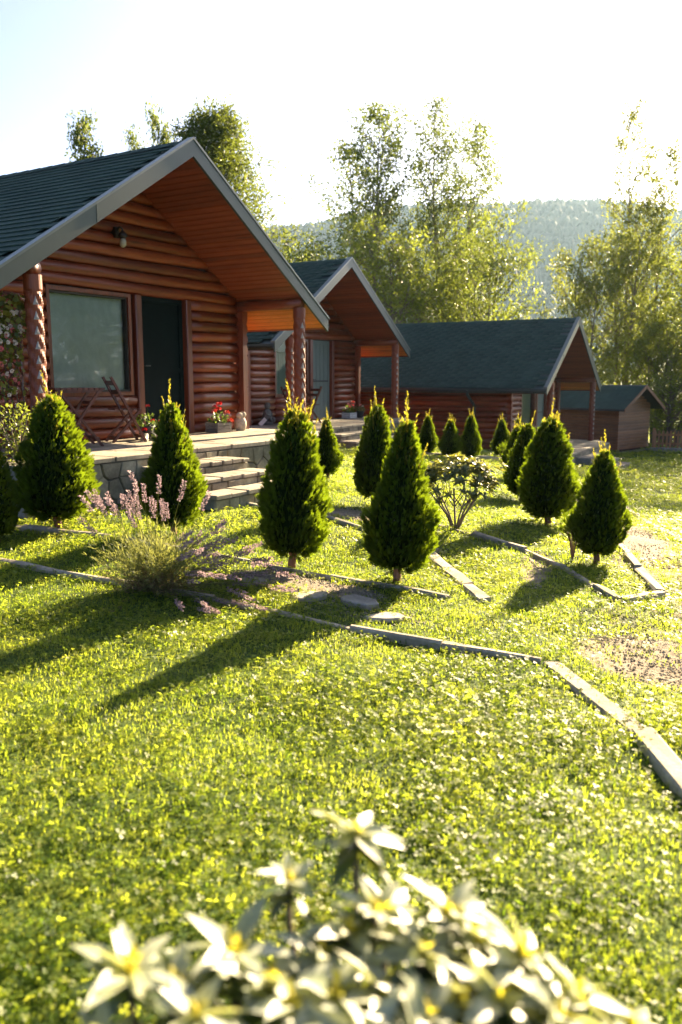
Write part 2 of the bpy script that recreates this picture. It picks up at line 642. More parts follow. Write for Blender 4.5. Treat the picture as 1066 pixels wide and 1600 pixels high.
# bare patches: centre, radii, rotation, strength
BARE = [(-.25, 6.28, .62, .20, -.5, .95), (.10, 9.28, .34, .30, 0, 1.1), (1.72, 7.25, .13, .75, -.25, .8), (1.85, 4.75, .42, .50, .3, .8), (2.2, 5.6, .5, .5, 0, .42),
        (3.35, 9.6, .42, 2.0, -.22, .95), (4.0, 13.2, .35, 2.4, -.17, .95), (3.0, 7.6, .5, .8, 0, .55), (2.9, 6.0, .7, .9, 0, .5), (.2, 5.6, .5, .22, -.5, .4),
        (.75, 7.9, .35, .15, -.9, .5), (2.6, 4.3, .6, .8, 0, .5)]


def bare_at(x, y):
    b = np.zeros_like(x)
    for cx, cy_, rx, ry, a, s in BARE:
        dx, dy = x - cx, y - cy_
        u = (dx * math.cos(a) + dy * math.sin(a)) / rx
        w = (-dx * math.sin(a) + dy * math.cos(a)) / ry
        b = np.maximum(b, s * np.clip(1.6 - (u * u + w * w), 0, 1))
    return np.clip(b, 0, 1)


def axis(lo, hi, step, far, grow=1.25):
    a = list(np.arange(lo, hi + 1e-6, step))
    s = step
    p = a[-1]
    up = []
    while p < far[1]:
        s *= grow
        p += s
        up.append(p)
    s = step
    p = a[0]
    dn = []
    while p > far[0]:
        s *= grow
        p -= s
        dn.append(p)
    return np.array(dn[::-1] + a + up)


gx = axis(-7, 13, .11, (-1500, 1500))
gy = axis(1, 34, .11, (-250, 1250))
GX, GY = np.meshgrid(gx, gy)
GZ = gz(GX, GY) + (.008 * np.sin(GX * 5.1 + GY * 1.7) + .008 * np.sin(GY * 6.3 - GX * 2.2))
far = np.clip((GY - 60) / 400, 0, 1)
GZ = GZ - far * 4
ny, nx = GX.shape
idx = np.arange(nx * ny).reshape(ny, nx)
quads = np.stack([idx[:-1, :-1], idx[:-1, 1:], idx[1:, 1:], idx[1:, :-1]], -1).reshape(-1, 4)
ground = link('ground', np_mesh('ground', np.stack([GX, GY, GZ], -1).reshape(-1, 3), quads, 'ground', True, {'bare': bare_at(GX, GY).ravel()}))
struct(ground)


# ------------------------------------------------------------------ hills with their woods
def hill_height(x, y):
    ridge = 204 + 9 * np.tanh((x - 100) / 150) + 5 * np.sin(x / 95 + .6) + 3 * np.sin(x / 37)
    t = np.clip((y - 330) / 850, 0, 1)
    base = t * t * (3 - 2 * t)
    spur = 1 + .10 * np.sin(x / 120 + y / 170) * np.sin(math.pi * t)
    back = 1 - np.clip((y - 1180) / 500, 0, 1) * .5
    return -6 + ridge * base * spur * back


hx = np.linspace(-1400, 1400, 141)
hy = np.linspace(320, 1400, 70)
HX, HY = np.meshgrid(hx, hy)
HZ = hill_height(HX, HY)
idx = np.arange(HX.size).reshape(HX.shape)
quads = np.stack([idx[:-1, :-1], idx[:-1, 1:], idx[1:, 1:], idx[1:, :-1]], -1).reshape(-1, 4)
struct(link('hills', np_mesh('hills', np.stack([HX, HY, HZ], -1).reshape(-1, 3), quads, 'hill_ground', True)))


def hill_forest():
    g = np.random.default_rng(3)
    n = 11000
    y = 360 + 900 * np.sqrt(g.random(n))
    x = (g.random(n) * 2 - 1) * (y * .75 + 120)
    z = hill_height(x, y)
    k = 6
    ang = np.arange(k) / k * 2 * math.pi
    con = g.random(n) < .3
    h = np.where(con, g.uniform(10, 17, n), g.uniform(7, 12, n))
    r = np.where(con, h * .2, h * .45)
    lev = [(0.0, .55), (.3, 1.0), (.7, .72)]
    rows = []
    for (t, rr) in lev:
        rad = np.where(con, (1 - t) * 1.0, rr)[:, None] * r[:, None] * g.uniform(.75, 1.25, (n, k))
        rows.append(np.stack([x[:, None] + rad * np.cos(ang), y[:, None] + rad * np.sin(ang), np.broadcast_to((z + h * t)[:, None], (n, k)) + g.normal(0, .05, (n, k)) * h[:, None]], -1))
    top = np.stack([x, y, z + h], -1)[:, None, :]
    V = np.concatenate(rows + [top], 1)
    nv = 3 * k + 1
    f4 = []
    f3 = []
    for l in range(2):
        for i in range(k):
            j = (i + 1) % k
            f4.append((l * k + i, l * k + j, (l + 1) * k + j, (l + 1) * k + i))
    for i in range(k):
        f3.append((2 * k + i, 2 * k + (i + 1) % k, 3 * k))
    off = (np.arange(n) * nv)[:, None, None]
    F4 = (np.array(f4)[None] + off).reshape(-1, 4)
    F3 = (np.array(f3)[None] + off).reshape(-1, 3)
    tint = np.repeat(g.random(n), nv)
    o = link('hillside_forest', np_mesh('hillside_forest', V.reshape(-1, 3), [F4, F3], 'hill_leaf', True, {'tint': tint}))
    tag(o, 'dark wooded hillside fading into haze behind the cabins', 'forest', kind='stuff')


hill_forest()


# ------------------------------------------------------------------ log cabins
A0, HW, DW, PW, LB = 3.85, 3.22, 1.335, 2.52, 6.4
SL = (A0 - 1.80) / HW                 # roof rise per metre
TH = math.atan(SL)
ROW = .155
DOOR = (.288, 1.198, 2.0)
WIN = (-1.298, .001, .691, 1.932)


def log_mesh(length, r=.082, seed=0, ends=True):
    """bulging half-round log along Y, its face towards +X, origin in the middle"""
    g = random.Random(seed)
    ns, na = max(4, int(length / .28)), 7
    ph = [g.uniform(0, 6.28) for _ in range(4)]
    V, F = [], []
    for i in range(ns + 1):
        y = -length / 2 + length * i / ns
        k = 1 + .05 * math.sin(y * 3.1 + ph[0]) + .035 * math.sin(y * 7.7 + ph[1])
        dz = .004 * math.sin(y * 2.3 + ph[2])
        if ends and i in (0, ns):
            k *= .93
        for j in range(na):
            a = -math.pi / 2 + math.pi * j / (na - 1)
            V.append((.085 * k * max(0, math.cos(a)) ** .8 - .015, y, dz + r * math.sin(a) * (1 if abs(math.sin(a)) > .99 else k)))
    for i in range(ns):
        for j in range(na - 1):
            F.append((i * na + j, (i + 1) * na + j, (i + 1) * na + j + 1, i * na + j + 1))
    F.append(tuple(range(na)))
    F.append(tuple(ns * na + j for j in range(na - 1, -1, -1)))
    return MB().add(V, F).mesh('log', 'log', True)


def slope_mat(side):
    """frame with X along the ridge, Y up the slope, Z out of the roof; side -1 left, +1 right"""
    if side < 0:
        return np.array([[1, 0, 0], [0, math.cos(TH), -math.sin(TH)], [0, math.sin(TH), math.cos(TH)]])
    return np.array([[-1, 0, 0], [0, -math.cos(TH), math.sin(TH)], [0, math.sin(TH), math.cos(TH)]])


SH_E, SH_W = .142, .333
_shV, _shF = bevel_box(-.1655, .1655, 0, .17, 0, .011, .0015)
_shV = np.array(_shV)
_shV[:, 2] += (.17 - _shV[:, 1]) * .11        # the lower edge stands proud


def shingle_positions(side):
    n = int(3.80 / SH_E)
    out = []
    g = random.Random(5)
    for c in range(n):
        y = .02 + c * SH_E
        off = (c % 2) * SH_W / 2 + g.uniform(-.03, .03)
        x = DW - .05 - SH_W / 2 + (off if off <= 0 else off - SH_W)
        while x > -LB - .35:
            if x + SH_W / 2 < DW - .03:
                out.append((x, y, 0.0))
                if c % 2 and abs(x - (DW - .05 - SH_W)) < SH_W * .55 and x + SH_W / 2 < DW - .1:
                    out.append((DW - .038 - SH_W / 2, y - .001, -.0022))
            x -= SH_W
    return out


def prism_vz(pts, x0, x1):
    """polygon in the v-z plane extruded from x0 to x1"""
    n = len(pts)
    V = [(x0, p[0], p[1]) for p in pts] + [(x1, p[0], p[1]) for p in pts]
    F = [tuple(range(n)), tuple(range(2 * n - 1, n - 1, -1))]
    for i in range(n):
        j = (i + 1) % n
        F.append((j, i, n + i, n + j))
    return V, F


def make_roof(cab, full):
    zt = lambda v: A0 - SL * abs(v)
    d = MB()
    d.add(*prism_vz([(-HW + .02, zt(HW) - .035), (0, zt(0) - .035), (HW - .02, zt(HW) - .035), (HW - .02, zt(HW) - .16), (0, zt(0) - .16), (-HW + .02, zt(HW) - .16)], -LB - .4, DW - .035))
    roof = d.build('roof', 'rake_metal', cab)
    me1 = None
    for side in (-1, 1):
        M = slope_mat(side)
        org = np.array([0, side * HW, zt(HW) - .03])
        pos = shingle_positions(side)
        if full and side < 0:
            pos.sort(key=lambda p: -p[0])
            me1 = MB().add(_shV, _shF).mesh('shingle', 'shingle')
            for (x, y, zo) in pos[:300]:
                p = org + M @ np.array([x, y, zo])
                o = link('shingle', me1, roof, tuple(p), (TH, 0, random.uniform(-.006, .006)))
            pos = pos[300:]
        P = np.array(pos)
        g = np.random.default_rng(11)
        xs = P[:, 0] if side < 0 else -P[:, 0]
        V = _shV[None] + np.stack([xs, P[:, 1], P[:, 2]], -1)[:, None]
        V = V @ M.T + org
        off = (np.arange(len(P)) * len(_shV))[:, None, None]
        f4 = np.array([f for f in _shF if len(f) == 4])
        f8 = np.array([f for f in _shF if len(f) == 8])
        o = link('shingle_field', np_mesh('shingle_field', V.reshape(-1, 3), [(f4[None] + off).reshape(-1, 4), (f8[None] + off).reshape(-1, 8)], 'shingle', False,
                 {'tint': np.repeat(g.random(len(P)), len(_shV))}), roof)
        o['kind'] = 'stuff'
    # ridge caps, each its own folded piece
    capm = MB()
    zr = A0 - .008
    for sgn in (-1, 1):
        capm.add([(-.15, 0, .012), (.15, 0, .020), (.15, sgn * .13, .020 - .13 * SL), (-.15, sgn * .13, .012 - .13 * SL)], [(0, 1, 2, 3) if sgn > 0 else (3, 2, 1, 0)])
    cm = capm.mesh('ridge_cap', 'shingle')
    x = DW - .2
    while x > -LB - .3:
        link('ridge_cap', cm, roof, (x, 0, zr))
        x -= .26
    # rake boards: metal-clad, in two lengths with a lapped joint, and a pale lip on top
    for side in (-1, 1):
        for (a, b, pr) in ((0, .52, .004), (.515, 1.0, 0)):
            v0, v1 = side * HW * a, side * HW * b
            pts = [(v0, zt(v0) + .012), (v1, zt(v1) + .012), (v1, zt(v1) - .205), (v0, zt(v0) - .205)]
            q = MB()
            q.add(*prism_vz(pts, DW - .035, DW + pr))
            rb = q.build('rake_board', 'rake_metal', roof)
        pts = [(0, A0 + .03), (side * (HW + .015), zt(HW) + .02), (side * (HW + .015), zt(HW) - .012), (0, A0 - .002)]
        q = MB()
        q.add(*prism_vz(pts, DW - .09, DW + .014))
        q.build('rake_lip', 'rake_lip', roof)
        # eave trim / gutter
        ye, ze = side * (HW + .03), zt(HW) - .11
        V, F = [], []
        for x in (-LB - .4, DW - .02):
            for k in range(7):
                a = math.pi * k / 6
                V.append((x, ye + .05 * math.cos(a), ze + .03 - .05 * math.sin(a)))
        for k in range(6):
            F.append((k, k + 1, 8 + k, 7 + k))
        q = MB().add(V, F)
        q.build('gutter', 'dark_metal', roof, True)
    return roof


def make_soffit(cab):
    zt = lambda v: A0 - SL * abs(v)
    base = MB()
    base.add(*prism_vz([(-HW + .03, zt(HW) - .163), (0, zt(0) - .163), (HW - .03, zt(HW) - .163), (HW - .03, zt(HW) - .168), (0, zt(0) - .168), (-HW + .03, zt(HW) - .168)], -LB - .38, DW - .04))
    so = base.build('soffit', 'soffit', cab)
    bw = .098
    n = int(HW / math.cos(TH) / bw)
    bm, em = {}, {}
    for side in (-1, 1):
        for i in range(n):
            s0 = .02 + i * bw
            v = (s0 + bw / 2) * math.cos(TH)
            z = zt(v) - .170
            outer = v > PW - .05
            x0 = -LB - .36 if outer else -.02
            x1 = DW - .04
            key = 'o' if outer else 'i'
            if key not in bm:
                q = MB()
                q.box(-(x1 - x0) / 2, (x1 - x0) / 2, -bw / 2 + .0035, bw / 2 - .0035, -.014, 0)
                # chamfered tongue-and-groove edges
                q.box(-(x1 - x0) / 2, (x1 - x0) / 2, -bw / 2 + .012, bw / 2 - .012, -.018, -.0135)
                bm[key] = q.mesh('soffit_board', 'eave_pine_lit' if outer else 'soffit')
            link('soffit_board', bm[key], so, ((x0 + x1) / 2, side * v, z), (-side * TH, 0, 0))
    return so


def twisted_post(parent, x, y, h, pale_dir, seed):
    n, nz = 24, int(h / .025)
    V, F = [], []
    for i in range(nz + 1):
        z = h * i / nz
        collar = z < .14 or z > h - .16
        for k in range(n):
            th = 2 * math.pi * k / n
            ph = (4 * (th + 2 * math.pi * z / .62)) / (2 * math.pi) % 1.0
            tri = abs(ph - .5) * 2
            r = .098 if collar else .084 + .015 * tri
            V.append((r * math.cos(th), r * math.sin(th), z))
    for i in range(nz):
        for k in range(n):
            k2 = (k + 1) % n
            F.append((i * n + k, i * n + k2, (i + 1) * n + k2, (i + 1) * n + k))
    F.append(tuple(range(n - 1, -1, -1)))
    F.append(tuple(nz * n + k for k in range(n)))
    post = MB().add(V, F).build('carved_post', 'post', parent, False, (x, y, 0))
    # carved notches climbing the post, light caught on their facets painted pale
    me = MB().add([(0, -.030, 0), (0, .030, 0), (0, 0, .095), (.010, 0, .030)], [(0, 1, 3), (1, 2, 3), (2, 0, 3), (0, 2, 1)]).mesh('carved_notch', 'lit_notch')
    z = .22
    while z < h - .26:
        link('carved_notch', me, post, (.102 * math.cos(pale_dir), .102 * math.sin(pale_dir), z), (0, 0, pale_dir))
        z += .155
    return post


def pilaster(parent, side, h):
    pts = [(side * (PW - .05), 0)]
    n = 88
    for i in range(n + 1):
        z = h * i / n
        b = abs(math.sin(math.pi * z / .172)) if .2 < z < h - .12 else 1.0
        pts.append((side * (PW + .04 + .04 * b ** .7), z))
    pts.append((side * (PW - .05), h))
    if side < 0:
        pts = pts[::-1]
    V = [(0.0, p[0], p[1]) for p in pts] + [(.15, p[0], p[1]) for p in pts]
    m_ = len(pts)
    F = [tuple(range(m_ - 1, -1, -1)), tuple(range(m_, 2 * m_))]
    for i in range(m_):
        j = (i + 1) % m_
        F.append((i, j, m_ + j, m_ + i))
    o = MB().add(V, F).build('scalloped_pilaster', 'post', parent)
    return o


def bars(mb, y0, y1, z0, z1, w, x0, x1):
    """a rectangular frame of four bars, butted end to end"""
    mb.box(x0, x1, y0, y0 + w, z0, z1)
    mb.box(x0, x1, y1 - w, y1, z0, z1)
    mb.box(x0, x1, y0 + w, y1 - w, z0, z0 + w)
    mb.box(x0, x1, y0 + w, y1 - w, z1 - w, z1)
    return mb


def make_cabin(label, loc, yaw, full, style):
    cab = thing('log_cabin', label, 'cabin', loc, -R(yaw), 'log cabins in a row')
    sd0 = int(yaw * 100)
    # ---- front wall
    w = MB()
    zs = lambda v: A0 - .17 - SL * abs(v)
    t0, t1 = -.14, -.012
    for (a, b, z0, z1) in ((-PW, WIN[0] - .06, -.6, 2.015), (WIN[0] - .06, WIN[1] + .06, -.6, .60), (WIN[1] + .06, DOOR[0] - .02, -.6, 2.015), (DOOR[0] - .02, DOOR[1] + .02, -.6, -.01), (DOOR[1] + .02, PW, -.6, 2.015)):
        w.box(t0, t1, a, b, z0, z1)
    w.box(t0, t1, WIN[0] - .06, WIN[1] + .06, WIN[3] + .05, 2.015)
    w.add(*prism_vz([(-PW + .02, 2.016), (PW - .02, 2.016), (0, zs(0))], t0, t1))
    fw = w.build('front_wall', 'chink', cab)
    k = 0
    while True:
        zc = ROW * (k + .5)
        spans = []
        if zc < 2.01:
            spans.append((-PW + .02, WIN[0] - .075))
            if zc < .61:
                spans.append((WIN[0] - .075, .125))
            spans.append((DOOR[1] + .125, PW - .055))
        else:
            hw = min(PW - .1, (zs(0) - zc + .045) / SL)
            if hw < .2:
                break
            spans.append((-hw, hw))
        for (a, b) in spans:
            sd0 += 1
            link('log', log_mesh(b - a - .004, .0795, sd0), fw, (random.uniform(-.008, .008), (a + b) / 2, zc), (random.uniform(-.02, .02), 0, 0))
        k += 1
    # ---- left side wall, logs along the ridge direction
    w = MB()
    w.box(-LB, -.14, -PW, -PW + .10, -.6, 2.03)
    sw = w.build('side_wall', 'chink', cab)
    for k in range(13):
        sd0 += 1
        for (a, b) in ((-LB, -3.1), (-3.1, .05)):
            sd0 += 1
            link('log', log_mesh(b - a - .006, .0795, sd0), sw, ((a + b) / 2, -PW - .012, ROW * (k + .5)), (0, 0, -math.pi / 2))
    w = MB()
    w.box(-LB, -.14, PW - .1, PW, -.6, 2.03)
    w.box(-LB, -LB + .1, -PW + .1, PW - .1, -.6, 2.03)
    w.add(*prism_vz([(-PW + .12, 2.031), (PW - .12, 2.031), (0, zs(0) - .02)], -LB, -LB + .1))
    w.build('rear_wall', 'log_u', cab)
    # ---- porch timbers
    for side in (-1, 1):
        twisted_post(cab, DW - .10, side * PW, 1.93, R(-28), side)
        pilaster(cab, side, 1.92)
        b = MB()
        b.tube([(.0, side * PW, 2.0), (.4, side * PW, 2.004), (.9, side * PW, 1.998), (DW - .05, side * PW, 2.0)], [.082, .085, .083, .084], 12)
        b.build('side_beam', 'log_u', cab, True)
    # ---- window
    y0, y1, z0, z1 = WIN
    win = bars(MB(), y0 - .075, y1 + .075, z0 - .085, z1 + .07, .05, -.05, .055).build('window', 'frame_wood', cab)
    bars(MB(), y0 - .025, y1 + .025, z0 - .035, z1 + .02, .028, -.045, .025).build('sash', 'rubber_seal' if full else 'frame_wood', win)
    MB().add([(-.010, y0, z0 - .01), (-.010, y1, z0 - .01), (-.010, y1, z1), (-.010, y0, z1)], [(0, 1, 2, 3)]).build('pane', 'glass', win)
    if style == 'blind':
        MB().box(-.075, -.070, y0 - .02, y1 + .02, z0 - .03, z1 + .02).build('blind', 'blind', win)
    else:
        V, F = [], []
        n = 70
        for i in range(n + 1):
            y = y0 - .02 + (y1 - y0 + .04) * i / n
            xx = -.11 + .022 * math.sin(i * 1.15) + .01 * math.sin(i * .37 + 1)
            V += [(xx, y, z0 - .03), (xx, y, z1 + .02)]
        for i in range(n):
            F.append((2 * i, 2 * i + 2, 2 * i + 3, 2 * i + 1))
        MB().add(V, F).build('curtain', 'curtain_cloth', win, True)
        MB().box(-.066, -.055, y0, y1, z1 - .26, z1 + .015).build('pelmet', 'white_paint', win)
    # room box behind the window so that no daylight leaks through
    r_ = MB()
    r_.box(-1.2, -1.16, y0 - .4, DOOR[1] + .3, -.02, 2.3)
    r_.box(-1.2, -.145, y0 - .44, y0 - .4, -.02, 2.3)
    r_.box(-1.2, -.145, DOOR[1] + .3, DOOR[1] + .34, -.02, 2.3)
    r_.box(-1.2, -.145, y0 - .4, DOOR[1] + .3, 2.3, 2.34)
    r_.box(-1.2, -.145, y0 - .4, DOOR[1] + .3, -.06, -.02)
    r_.build('inner_room', 'chink', cab)
    # ---- door
    a, b, h = DOOR
    for (p, q) in ((a - .135, a - .012), (b + .012, b + .125)):
        MB().box(-.05, .075, p, q, -.03, h + .01, .012).build('door_post', 'frame_wood', cab)
    leaf = MB()
    leaf.box(-.055, -.035, a, b, .03, h)
    door = leaf.build('door', 'door_dark' if full else 'door_grey', cab)
    bars(MB(), a, b, .03, h, .075, -.0345, -.012).build('door_frame', 'door_dark' if full else 'door_grey', door)
    if full:
        MB().box(-.0345, -.014, a + .075, b - .075, .92, .99).build('mid_rail', 'door_dark', door)
    else:
        for i in range(4):
            yy = a + .09 + i * .19
            MB().box(-.0345, -.024, yy, yy + .175, .12, h - .09).build('door_plank', 'door_grey', door)
        MB().box(-.0235, -.006, a + .075, b - .075, .96, 1.0).build('mid_rail', 'dark_metal', door)
    hd = MB()
    hd.tube([(-.012, a + .05, 1.02), (.04, a + .05, 1.02), (.04, a + .15, 1.02)], .010, 6)
    hd.build('handle', 'dark_metal', door)
    MB().box(-.14, .09, a - .012, b + .012, -.028, .028).build('door_sill', 'frame_wood', cab)
    # ---- foundation under the walls
    f = MB()
    f.box(-LB - .03, -.145, -PW - .08, PW + .05, -1.1, -.05)
    f.build('foundation', 'rubble', cab)
    if full:
        lamp = MB()
        LV = -.205
        lamp.box(-.01, .10, LV, LV + .07, 2.72, 2.86)
        lamp.tube([(.09, LV + .035, 2.80), (.15, LV + .035, 2.86), (.2, LV + .035, 2.83), (.2, LV + .035, 2.78)], .012, 6)
        lamp.lathe([(.02, .1), (.06, .06), (.065, .03), (.03, .0)], 10, (.2, LV + .035, 2.70))
        lm = lamp.build('wall_lamp', 'iron', cab)
        g = MB()
        g.lathe([(.02, 0), (.045, .03), (.045, .09), (.03, .115)], 10, (.2, LV + .035, 2.585))
        g.build('lamp_glass', 'lamp_glass', lm, True)
    make_soffit(cab)
    make_roof(cab, full)
    return cab


C1 = dict(loc=(-3.024, 11.996, .747), yaw=31.4)
C2 = dict(loc=(-.897, 21.121, .526), yaw=30.3)
C3 = dict(loc=(6.016, 26.458, -.480), yaw=29.5)
cab1 = make_cabin('large near log cabin with pale blind in its window and dark door', C1['loc'], C1['yaw'], True, 'blind')
cab2 = make_cabin('middle log cabin with grey door, partly hidden behind the nearest cabin', C2['loc'], C2['yaw'], False, 'curtain')
cab3 = make_cabin('far log cabin showing its long dark green roof side', C3['loc'], C3['yaw'], False, 'curtain')
dsp = MB()
dsp.tube([(-.95, -HW - .03, 1.72), (-.95, -HW - .02, 1.60), (-.95, -PW - .14, 1.28), (-.95, -PW - .13, 1.1), (-.95, -PW - .13, -.45)], .045, 8)
dsp.build('downspout', 'dark_metal', cab3, True)


def to_world(c, u, v, z=0):
    a = R(c['yaw'])
    x, y, z0 = c['loc']
    return (x + u * math.cos(a) + v * math.sin(a), y - u * math.sin(a) + v * math.cos(a), z0 + z)


# ------------------------------------------------------------------ stone terraces with steps
def voronoi(pts, x0, x1, y0, y1):
    cells = []
    for i, p in enumerate(pts):
        poly = [(x0, y0), (x1, y0), (x1, y1), (x0, y1)]
        for j, q in enumerate(pts):
            if i == j or (p[0] - q[0]) ** 2 + (p[1] - q[1]) ** 2 > 1.4:
                continue
            mx_, my_ = (p[0] + q[0]) / 2, (p[1] + q[1]) / 2
            nx_, ny_ = q[0] - p[0], q[1] - p[1]
            out = []
            for k in range(len(poly)):
                a, b = poly[k], poly[(k + 1) % len(poly)]
                da = (a[0] - mx_) * nx_ + (a[1] - my_) * ny_
                db = (b[0] - mx_) * nx_ + (b[1] - my_) * ny_
                if da <= 0:
                    out.append(a)
                if da * db < 0:
                    t = da / (da - db)
                    out.append((a[0] + (b[0] - a[0]) * t, a[1] + (b[1] - a[1]) * t))
            poly = out
            if len(poly) < 3:
                break
        if len(poly) >= 3:
            # merge near-coincident corners
            cl = [poly[0]]
            for q in poly[1:]:
                if math.hypot(q[0] - cl[-1][0], q[1] - cl[-1][1]) > .012:
                    cl.append(q)
            if len(cl) >= 3:
                cells.append(cl)
    return cells


def shrink(poly, d):
    cx = sum(p[0] for p in poly) / len(poly)
    cy_ = sum(p[1] for p in poly) / len(poly)
    out = []
    for p in poly:
        L = math.hypot(p[0] - cx, p[1] - cy_)
        k = max(.2, 1 - d / max(L, 1e-6))
        out.append((cx + (p[0] - cx) * k, cy_ + (p[1] - cy_) * k))
    return out


def stone_piece(poly, depth, to3, inset=.01):
    """irregular stone: polygon extruded by depth with a rounded-off face; to3 maps (a, b, out) to a point"""
    p1 = shrink(poly, .007)
    p2 = shrink(poly, .007 + inset)
    n = len(p1)
    V = [to3(a, b, 0) for a, b in p1] + [to3(a, b, depth * .7) for a, b in p1] + [to3(a, b, depth + random.uniform(-.004, .006)) for a, b in p2]
    F = [tuple(range(2 * n, 3 * n))]
    for r in (0, n):
        for i in range(n):
            j = (i + 1) % n
            F.append((r + i, r + j, r + n + j, r + n + i))
    return V, F


def make_terrace(label, c, full, steps=(-2.3, -.3)):
    t = thing('stone_terrace', label, 'terrace', c['loc'], -R(c['yaw']), 'stone terraces before the cabins')
    g = random.Random(int(c['yaw'] * 10))
    UF, VL, VR = 1.95, -3.35, 2.75
    outline = [(-.15, VL), (UF, VL), (UF, 1.95), (1.42, VR), (-.9, VR), (-.9, PW + .1), (-.15, PW + .1)]
    body = MB()
    n = len(outline)
    V = [(a, b, -1.0) for a, b in outline] + [(a, b, -.052) for a, b in outline]
    F = [tuple(range(n, 2 * n))]
    for i in range(n):
        j = (i + 1) % n
        F.append((i, j, n + j, n + i))
    body.add(V, F)
    core = body.build('platform', 'mortar', t)
    # facing stones on the front, the chamfer and the right end
    faces = [((UF, VL), (UF, 1.95)), ((UF, 1.95), (1.42, VR)), ((1.42, VR), (-.9, VR))]
    for fi, (p, q) in enumerate(faces):
        L = math.hypot(q[0] - p[0], q[1] - p[1])
        dx, dy = (q[0] - p[0]) / L, (q[1] - p[1]) / L
        nx_, ny_ = dy, -dx
        cs = .24 if full else .32
        pts = []
        rows = max(2, int(.62 / (cs * .82)))
        for r in range(rows):
            k = int(L / cs)
            for i in range(k):
                pts.append(((i + .5 + (r % 2) * .5 + g.uniform(-.32, .32)) * L / k % L, -.60 + (r + .5 + g.uniform(-.32, .32)) * .55 / rows))
        for poly in voronoi(pts, .0, L, -.62, -.058):
            V, F = stone_piece(poly, .035, lambda a, b, o: (p[0] + dx * a + nx_ * o, p[1] + dy * a + ny_ * o, b), .012)
            MB().add(V, F).build('facing_stone', 'facing', core)
    # paving slabs, the front row overhanging the face
    rows = [(-.14, .38), (.38, .92), (.92, 1.46), (1.46, UF + .045)]
    for (u0, u1) in rows:
        v = VL - .03
        while v < VR - .05:
            w_ = g.uniform(.42, .78)
            v1 = min(v + w_, VR + .02)
            lim = VR + .02 if u1 < 1.5 else 1.98
            if v < lim - .1:
                v1 = min(v1, lim)
                j = lambda: g.uniform(-.004, .004)
                x0_, x1_ = u0 + .006, u1 - .006 + (g.uniform(-.008, .012) if u1 > UF else 0)
                MB().add(*bevel_box(x0_, x1_, v + .006, v1 - .006, -.051 + j() * .2, j() * .5, .008)).build('paving_slab', 'paving', t)
            v = v1
            if v >= lim - .1:
                break
    # corner triangle of paving on the chamfer
    V = [(1.47, 1.985, -.05), (UF - .02, 1.985, -.05), (1.47, VR - .07, -.05), (1.47, 1.985, -.001), (UF - .02, 1.985, -.001), (1.47, VR - .07, -.001)]
    MB().add(V, [(3, 4, 5), (0, 1, 4, 3), (1, 2, 5, 4), (2, 0, 3, 5)]).build('paving_slab', 'paving', t)
    x = PW + .13
    MB().add(*bevel_box(-.88, -.17, x, VR + .02, -.051, -.002, .008)).build('paving_slab', 'paving', t)
    # steps
    s0, s1 = steps
    prev = UF + .036
    for k, (uf, zt_) in enumerate(((2.36, -.137), (2.73, -.267), (3.05, -.397))):
        st = MB()
        st.box(prev, uf - .03, s0 + .03, s1 - .03, -1.0, zt_ - .047)
        step = st.build('step', 'mortar', t)
        # riser stones
        v = s0 + .02
        while v < s1 - .08:
            v1 = min(v + g.uniform(.16, .34), s1 - .02)
            if s1 - v1 < .1:
                v1 = s1 - .02
            poly = [(v, -.62), (v1, -.62), (v1 + g.uniform(-.01, .01), zt_ - .052), (v + g.uniform(-.01, .01), zt_ - .052)]
            V, F = stone_piece(poly, .034, lambda a, b, o: (uf - .032 + o, a, b), .012)
            MB().add(V, F).build('riser_stone', 'facing', step)
            v = v1
        # end face stones
        poly = [(prev + .01, -.62), (uf - .03, -.62), (uf - .03, zt_ - .052), (prev + .01, zt_ - .052)]
        V, F = stone_piece(poly, .03, lambda a, b, o: (a, s1 - .032 + o, b), .012)
        MB().add(V, F).build('riser_stone', 'facing', step)
        v = s0
        while v < s1 - .05:
            v1 = min(v + g.uniform(.17, .32), s1)
            if s1 - v1 < .1:
                v1 = s1
            e = g.uniform(-.018, .022)
            MB().add(*bevel_box(prev + .004, uf + .012 + e, v + .005, v1 - .005, zt_ - .046, zt_ + g.uniform(-.006, .006), .009)).build('tread_slab', 'paving', step)
            v = v1
        prev = uf + .006
    return t


make_terrace('stone terrace with three steps below the nearest cabin', C1, True, (-1.80, -.3))
make_terrace('stone terrace of the middle cabin with grey door', C2, False)
make_terrace('stone terrace of the far cabin beside the shed', C3, False)

# ------------------------------------------------------------------ shed and picket fence
SHED = dict(loc=(11.06, 31.8, -1.10), yaw=45.0)


